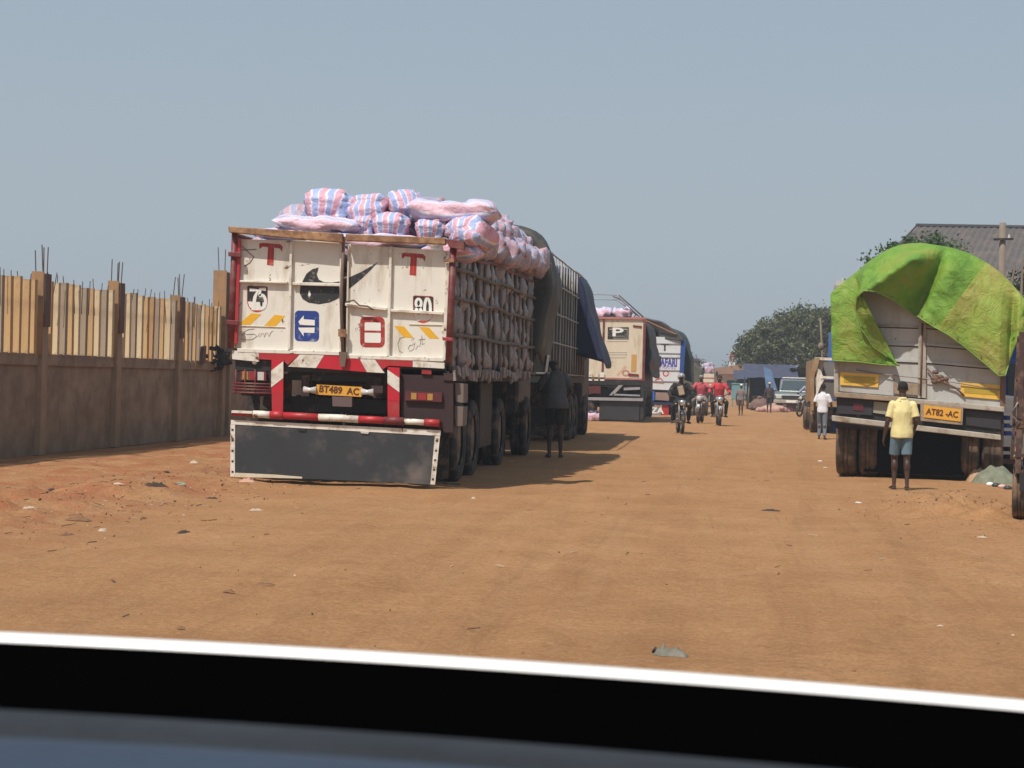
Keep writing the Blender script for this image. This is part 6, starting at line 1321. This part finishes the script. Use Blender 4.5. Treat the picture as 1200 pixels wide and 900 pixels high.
bikes = [(796, 508, 'black motorbike nearest the camera, ridden by the helmeted man in black', mat('bike_black', (.03, .03, .035), .3), 'helmeted man in a black jacket riding the nearest motorbike', cloth_k, mat('helmet_grey', (.35, .35, .35), .3), 1.66),
         (820, 497, 'white fronted motorbike in the middle, a little behind the other two', mat('bike_white', (.60, .60, .60), .3), 'rider in a pinkish red shirt on the white fronted motorbike', cloth_p, None, 1.60),
         (842, 500, 'silver and red motorbike on the right of the three oncoming ones', mat('bike_silver', (.38, .38, .40), .3), 'rider in a bright red jacket on the rightmost oncoming motorbike', cloth_r, None, 1.66)]
for i, (px, py, bl, bm_, rl, rs, hm, hh) in enumerate(bikes):
    p = G(px, py); yaw = rad(180 + (6, -5, 3)[i]); p.y += .9 * 1; z = gz(p.x, p.y)
    motorbike(bl, (p.x, p.y, z), yaw, bm_, chrome if i != 1 else lens_white)
    J = rider(hh); figure(rl, (p.x, p.y, z), yaw, hh, J, rs, cloth_k if i != 1 else mat('cloth_grey', (.16, .15, .15), .8), cloth_k, .013, short_sleeve=False, short_pants=False, helmet=hm, cap=(mat('cap_dark_white', (.3, .28, .28), .7) if i == 1 else None), seat=True, loose=1.1)
    if i == 0:
        c, sn = math.cos(yaw), math.sin(yaw); o = MB().obox((0, 0, 0), (.16, .05, .26), (.1, .25, 0)).build('chest_bag', mat('tan_bag', (.40, .30, .20), .8, var=.2), None, bevel=.02)
        ly = -.20 + .20; o.location = (p.x - sn * ly, p.y + c * ly, z + 1.16); o.rotation_euler = (0, 0, yaw); tag(o, 'tan bag slung on the chest of the helmeted rider', 'bag')
p = G(946, 489); p.y += 1.0
mb = motorbike('motorbike standing far off before the parked off-road car', (p.x, p.y, 0), rad(150), mat('bike_black', (.03, .03, .035)), lens_white, 'far motorbike')
figure('rider in a dark and white top sitting on the far motorbike by the car', (p.x, p.y, 0), rad(150), 1.5, rider(1.5), mat('cloth_bluewhite', (.30, .34, .45), .8, var=.5, scale=9), cloth_k, cloth_k, .02, short_sleeve=False, short_pants=False, seat=True)
# ================================================================== off-road car facing the camera
SV = thing('off_road_car', 'silver green off-road car parked facing the camera before the stalls', 'car', (3.75, 98.6, 0), rad(172))
paint_sv = mat('car_silver_green', (.19, .215, .21), .3, .4, var=.08, dirt=DUST, dirt_amt=.15, dirt_scale=4)
W = .90   # built facing +Y, nose at y=0
MB().prism_x([(0, .45), (.02, .85), (-.1, .98), (-1.15, 1.06), (-4.3, 1.06), (-4.4, .95), (-4.4, .45), (-3.9, .40), (-.5, .40)], -W, W).build('body', paint_sv, SV, bevel=.04)
MB().prism_x([(-1.2, 1.063), (-1.75, 1.66), (-2.0, 1.70), (-4.1, 1.68), (-4.35, 1.063)], -W * .88, W * .88).build('cabin', paint_sv, SV, bevel=.04)
MB().add([(-.70, -1.215, 1.10), (.70, -1.215, 1.10), (.64, -1.70, 1.625), (-.64, -1.70, 1.625)], [(0, 1, 2, 3)]).build('windscreen', mat('glass_car', (.05, .07, .08), .1, var=.1, bump=0), SV)
for s in (-1, 1):
    for y0, y1 in ((-1.75, -2.6), (-2.7, -3.4), (-3.5, -4.1)): MB().box(min(s * W * .882, s * W * .889), max(s * W * .882, s * W * .889), y1, y0, 1.15, 1.58).build('side_window', glass_dark, SV)
    MB().box(s * .66 - .14, s * .66 + .14, .022, .05, .68, .86).build('headlight', lens_white, SV, bevel=.02); MB().ell((s * 1.02, -1.35, 1.12), (.10, .06, .08), 8, 6).build('mirror', paint_sv, SV, True)
    for y in (-.85, -3.5): wheel(SV, s * .76, y, .36, .36, .24, True, s)
MB().box(-.48, .48, .022, .045, .66, .86).build('grille', steel_dark, SV); MB().box(-.92, .92, .03, .16, .44, .62).build('front_bumper', grey_light, SV, bevel=.03); MB().box(-.26, .26, .165, .175, .48, .60).build('number_plate', w_ink, SV)
MB().bar((-.7, -2.1, 1.78), (-.7, -3.9, 1.78), .04).bar((.7, -2.1, 1.78), (.7, -3.9, 1.78), .04).bar((-.7, -2.1, 1.78), (.7, -2.1, 1.78), .05).bar((-.7, -3.0, 1.78), (.7, -3.0, 1.78), .04).bar((-.7, -3.9, 1.78), (.7, -3.9, 1.78), .04).build('roof_rack', w_ink, SV)
# ================================================================== litter
def rag(label, px, py, w_, d_, h_, m_, seed, rz=0, name='litter', cat='litter'):
    p = G(px, py); m = MB(); g = []
    for j in range(8):
        row = []
        for i in range(12):
            u = -1 + 2 * i / 11; v = -1 + 2 * j / 7; e = max(0, 1 - abs(u) ** 3) * max(0, 1 - abs(v) ** 3)
            row.append((u * w_ / 2 * (1 + .25 * fbm(v * 2, u, seed)), v * d_ / 2 * (1 + .4 * fbm(u * 2, v, seed + 1)), h_ * e * (.45 + 1.1 * abs(fbm(u * 2.5, v * 2, seed + 2))) + .002))
        g.append(row)
    o = m.grid(g).build(name, m_, None, True); o.location = (p.x, p.y, gz(p.x, p.y)); o.rotation_euler = (0, 0, rz); return tag(o, label, cat)
paper_w = mat('paper_white', (.60, .56, .52), .8, var=.2, scale=30)
grey_shoe = mat('rag_grey_green', (.17, .16, .125), .75, var=.35, scale=20, bump=.5, bscale=60)
# worn sandal nearest the camera
p = G(786, 771); rt = thing('worn_sandal', 'flattened grey green worn sandal lying on the dirt close to the car bonnet', 'sandal', (p.x, p.y, gz(p.x, p.y)), rad(-14))
m = MB(); g = []
for j_ in range(9):
    row = []
    for i_ in range(16):
        u = -1 + 2 * i_ / 15; v = -1 + 2 * j_ / 8; e = max(0, 1 - abs(u) ** 4) * max(0, 1 - abs(v) ** 3)
        row.append((u * .085, v * (.034 + .012 * fbm(u * 2, 1, 4)) + .008 * math.sin(u * 4), .040 * e * (.5 + 1.2 * abs(fbm(u * 3, v * 1.5, 9))) + .002))
    g.append(row)
m.grid(g).build('sandal_sole', grey_shoe, rt, True)
MB().tube([(-.095, .012, .010), (-.080, .004, .030), (-.060, -.004, .022), (-.03, .004, .026)], [.007, .010, .009, .006], 7).build('sandal_strap', mat('cap_dark', (.05, .04, .03), .7), rt, True)
green_bag = mat('bag_green', (.24, .28, .20), .6, var=.3, scale=15); dark_peel = mat('bark_dark', (.05, .03, .022), .85, var=.3); leaf_dry = mat('dry_leaf', (.20, .10, .05), .85, var=.3); pale = mat('paper_pale', (.50, .38, .28), .8, var=.15)
rag('crumpled pale green plastic bag beside the wall shadow, the left one', 175, 559, .12, .10, .03, green_bag, 1); rag('crumpled pale green plastic bag nearer the truck, the right one', 212, 572, .13, .11, .03, green_bag, 2)
rag('dark curled strip of bark on the ground left of the big truck', 182, 580, .26, .06, .05, dark_peel, 3, .15); rag('pale brown scrap of card with a dark edge on the left verge', 92, 611, .22, .08, .04, leaf_dry, 4, -.2)
rag('pinkish pale scrap near the left end of the mud screen', 228, 542, .12, .10, .04, pale, 5); rag('pale stone coloured scrap right under the mud screen corner', 289, 567, .20, .1, .05, mat('brick_pink', (.5, .28, .2), .8), 6)
rag('white scrap of paper left of the boy', 1006, 590, .08, .05, .015, paper_w, 7); rag('flat dark leaf lying in the middle of the road', 903, 596, .20, .10, .02, dark_peel, 8)
rag('pale yellow leaf beside the cargo tricycle', 1151, 632, .09, .05, .015, pale, 9); rag('brown dry leaf clump on the left foreground dirt', 268, 696, .07, .04, .018, leaf_dry, 10)
rag('small brown leaf clump nearest the bonnet on the left', 212, 739, .045, .03, .012, leaf_dry, 11); rag('pale splinter with a dark tail on the right foreground dirt', 1102, 735, .04, .018, .008, pale, 12, .3)
rag('tiny pale chip at the far right of the foreground', 1187, 748, .02, .02, .008, pale, 13); rag('white scrap beside the tarped truck, left of its wheel', 961, 541, .08, .06, .02, paper_w, 14); rag('pale scrap beside the tarped truck nearest its wheel', 967, 550, .08, .06, .02, pale, 15)
rag('brown leaf pair on the left verge, near the red earth ridge', 310, 686, .13, .07, .02, leaf_dry, 16); rag('white pebble sized scrap by the right shadow edge', 555, 581, .05, .05, .02, pale, 17)
for i, (px, py) in enumerate(((12, 601), (34, 604), (60, 578), (130, 569), (138, 583), (248, 583), (78, 627), (120, 622), (195, 555), (160, 600), (300, 600), (215, 627))):
    rag('dry brown or pale bit of plant litter strewn on the left verge', px, py, .10 + .02 * (i % 4), .06, .02, (leaf_dry, pale, dark_peel)[i % 3], 30 + i, i * .7).__setitem__('group', 'plant litter on the left verge')
# ================================================================== the vehicle the picture is taken from
OV = thing('vehicle_front', 'white bonnet edge, black cowl and blue grey dashboard of the car in the foreground', 'car')
def edge_curve(pts, Y):                      # fits a smooth crown through three points
    w3 = [H(px, py, Y) for px, py in pts]; A = np.polyfit([v.x for v in w3], [v.z for v in w3], 2); return lambda x: float(np.polyval(A, x))
zb_ = edge_curve(((0, 741.5), (400, 762), (800, 789), (1200, 821.5)), 1.9)
bon = mat('bonnet_white', (.80, .79, .77), .3, var=.02, bump=0)
prof = [(1.885, -.055), (1.887, -.0065), (1.892, -.0022), (1.896, 0), (1.908, .0), (2.1, -.040), (2.5, -.15), (2.95, -.32), (3.0, -.55)]
xs_ = np.linspace(-.85, .75, 40); MB().grid([[(x, y - .0, zb_(max(-.75, min(.55, x))) + dz - (.0 if abs(x + .1) < .7 else (abs(x + .1) - .7) ** 2 * 1.2)) for x in xs_] for y, dz in prof]).build('bonnet', bon, OV, True)
cow = mat('cowl_black', (.0008, .0008, .0008), 1.0, var=.1, bump=0, spec=0)
MB().grid([[(x, y, zb_(max(-.75, min(.55, x))) + dz) for x in xs_] for y, dz in ((1.884, -.008), (1.86, -.03), (1.70, -.085), (1.40, -.12), (1.15, -.20))]).build('cowl', cow, OV, True)
zd = edge_curve(((0, 828), (400, 850), (700, 876), (1000, 899)), 1.15)
dash = mat('dashboard_blue_grey', (.030, .046, .075), .6, var=.15, scale=6, bump=.3, bscale=40, spec=.3)
dtrim = mat('dashboard_edge', (.024, .028, .034), .7, var=.35, scale=9, bump=.5, bscale=30, spec=.25)
MB().grid([[(x, y, zd(max(-.5, min(.4, x))) + dz) for x in np.linspace(-.8, .8, 30)] for y, dz in ((1.16, -.12), (1.158, -.012), (1.15, -.003), (1.14, .0), (1.10, .0), (1.07, -.012), (1.0, -.03))]).build('dashboard_edge', dtrim, OV, True)
zp_ = edge_curve(((0, 864), (300, 880), (560, 899)), 1.05)
MB().grid([[(x, y, zp_(max(-.4, min(.1, x))) + dz) for x in np.linspace(-.8, .8, 30)] for y, dz in ((1.056, -.04), (1.055, -.004), (1.05, .0), (1.03, .001), (.9, -.004), (.7, -.03), (.5, -.08), (.35, -.3))]).build('dashboard', dash, OV, True)
# ================================================================== dusty air
hb = MB().box(-950, 950, -70, 1850, -1.0, 13.0).build('haze', [], None)
hm = bpy.data.materials.new('haze'); hm.use_nodes = True; n_ = hm.node_tree; n_.nodes.remove(n_.nodes['Principled BSDF'])
pv = n_.nodes.new('ShaderNodeVolumePrincipled'); pv.inputs['Color'].default_value = (.80, .86, .92, 1); pv.inputs['Density'].default_value = .0013; pv.inputs['Anisotropy'].default_value = .2
n_.links.new(pv.outputs[0], n_.nodes['Material Output'].inputs['Volume']); hb.data.materials.append(hm); hb['kind'] = 'stuff'; hb['label'] = 'thin dusty haze in the air'
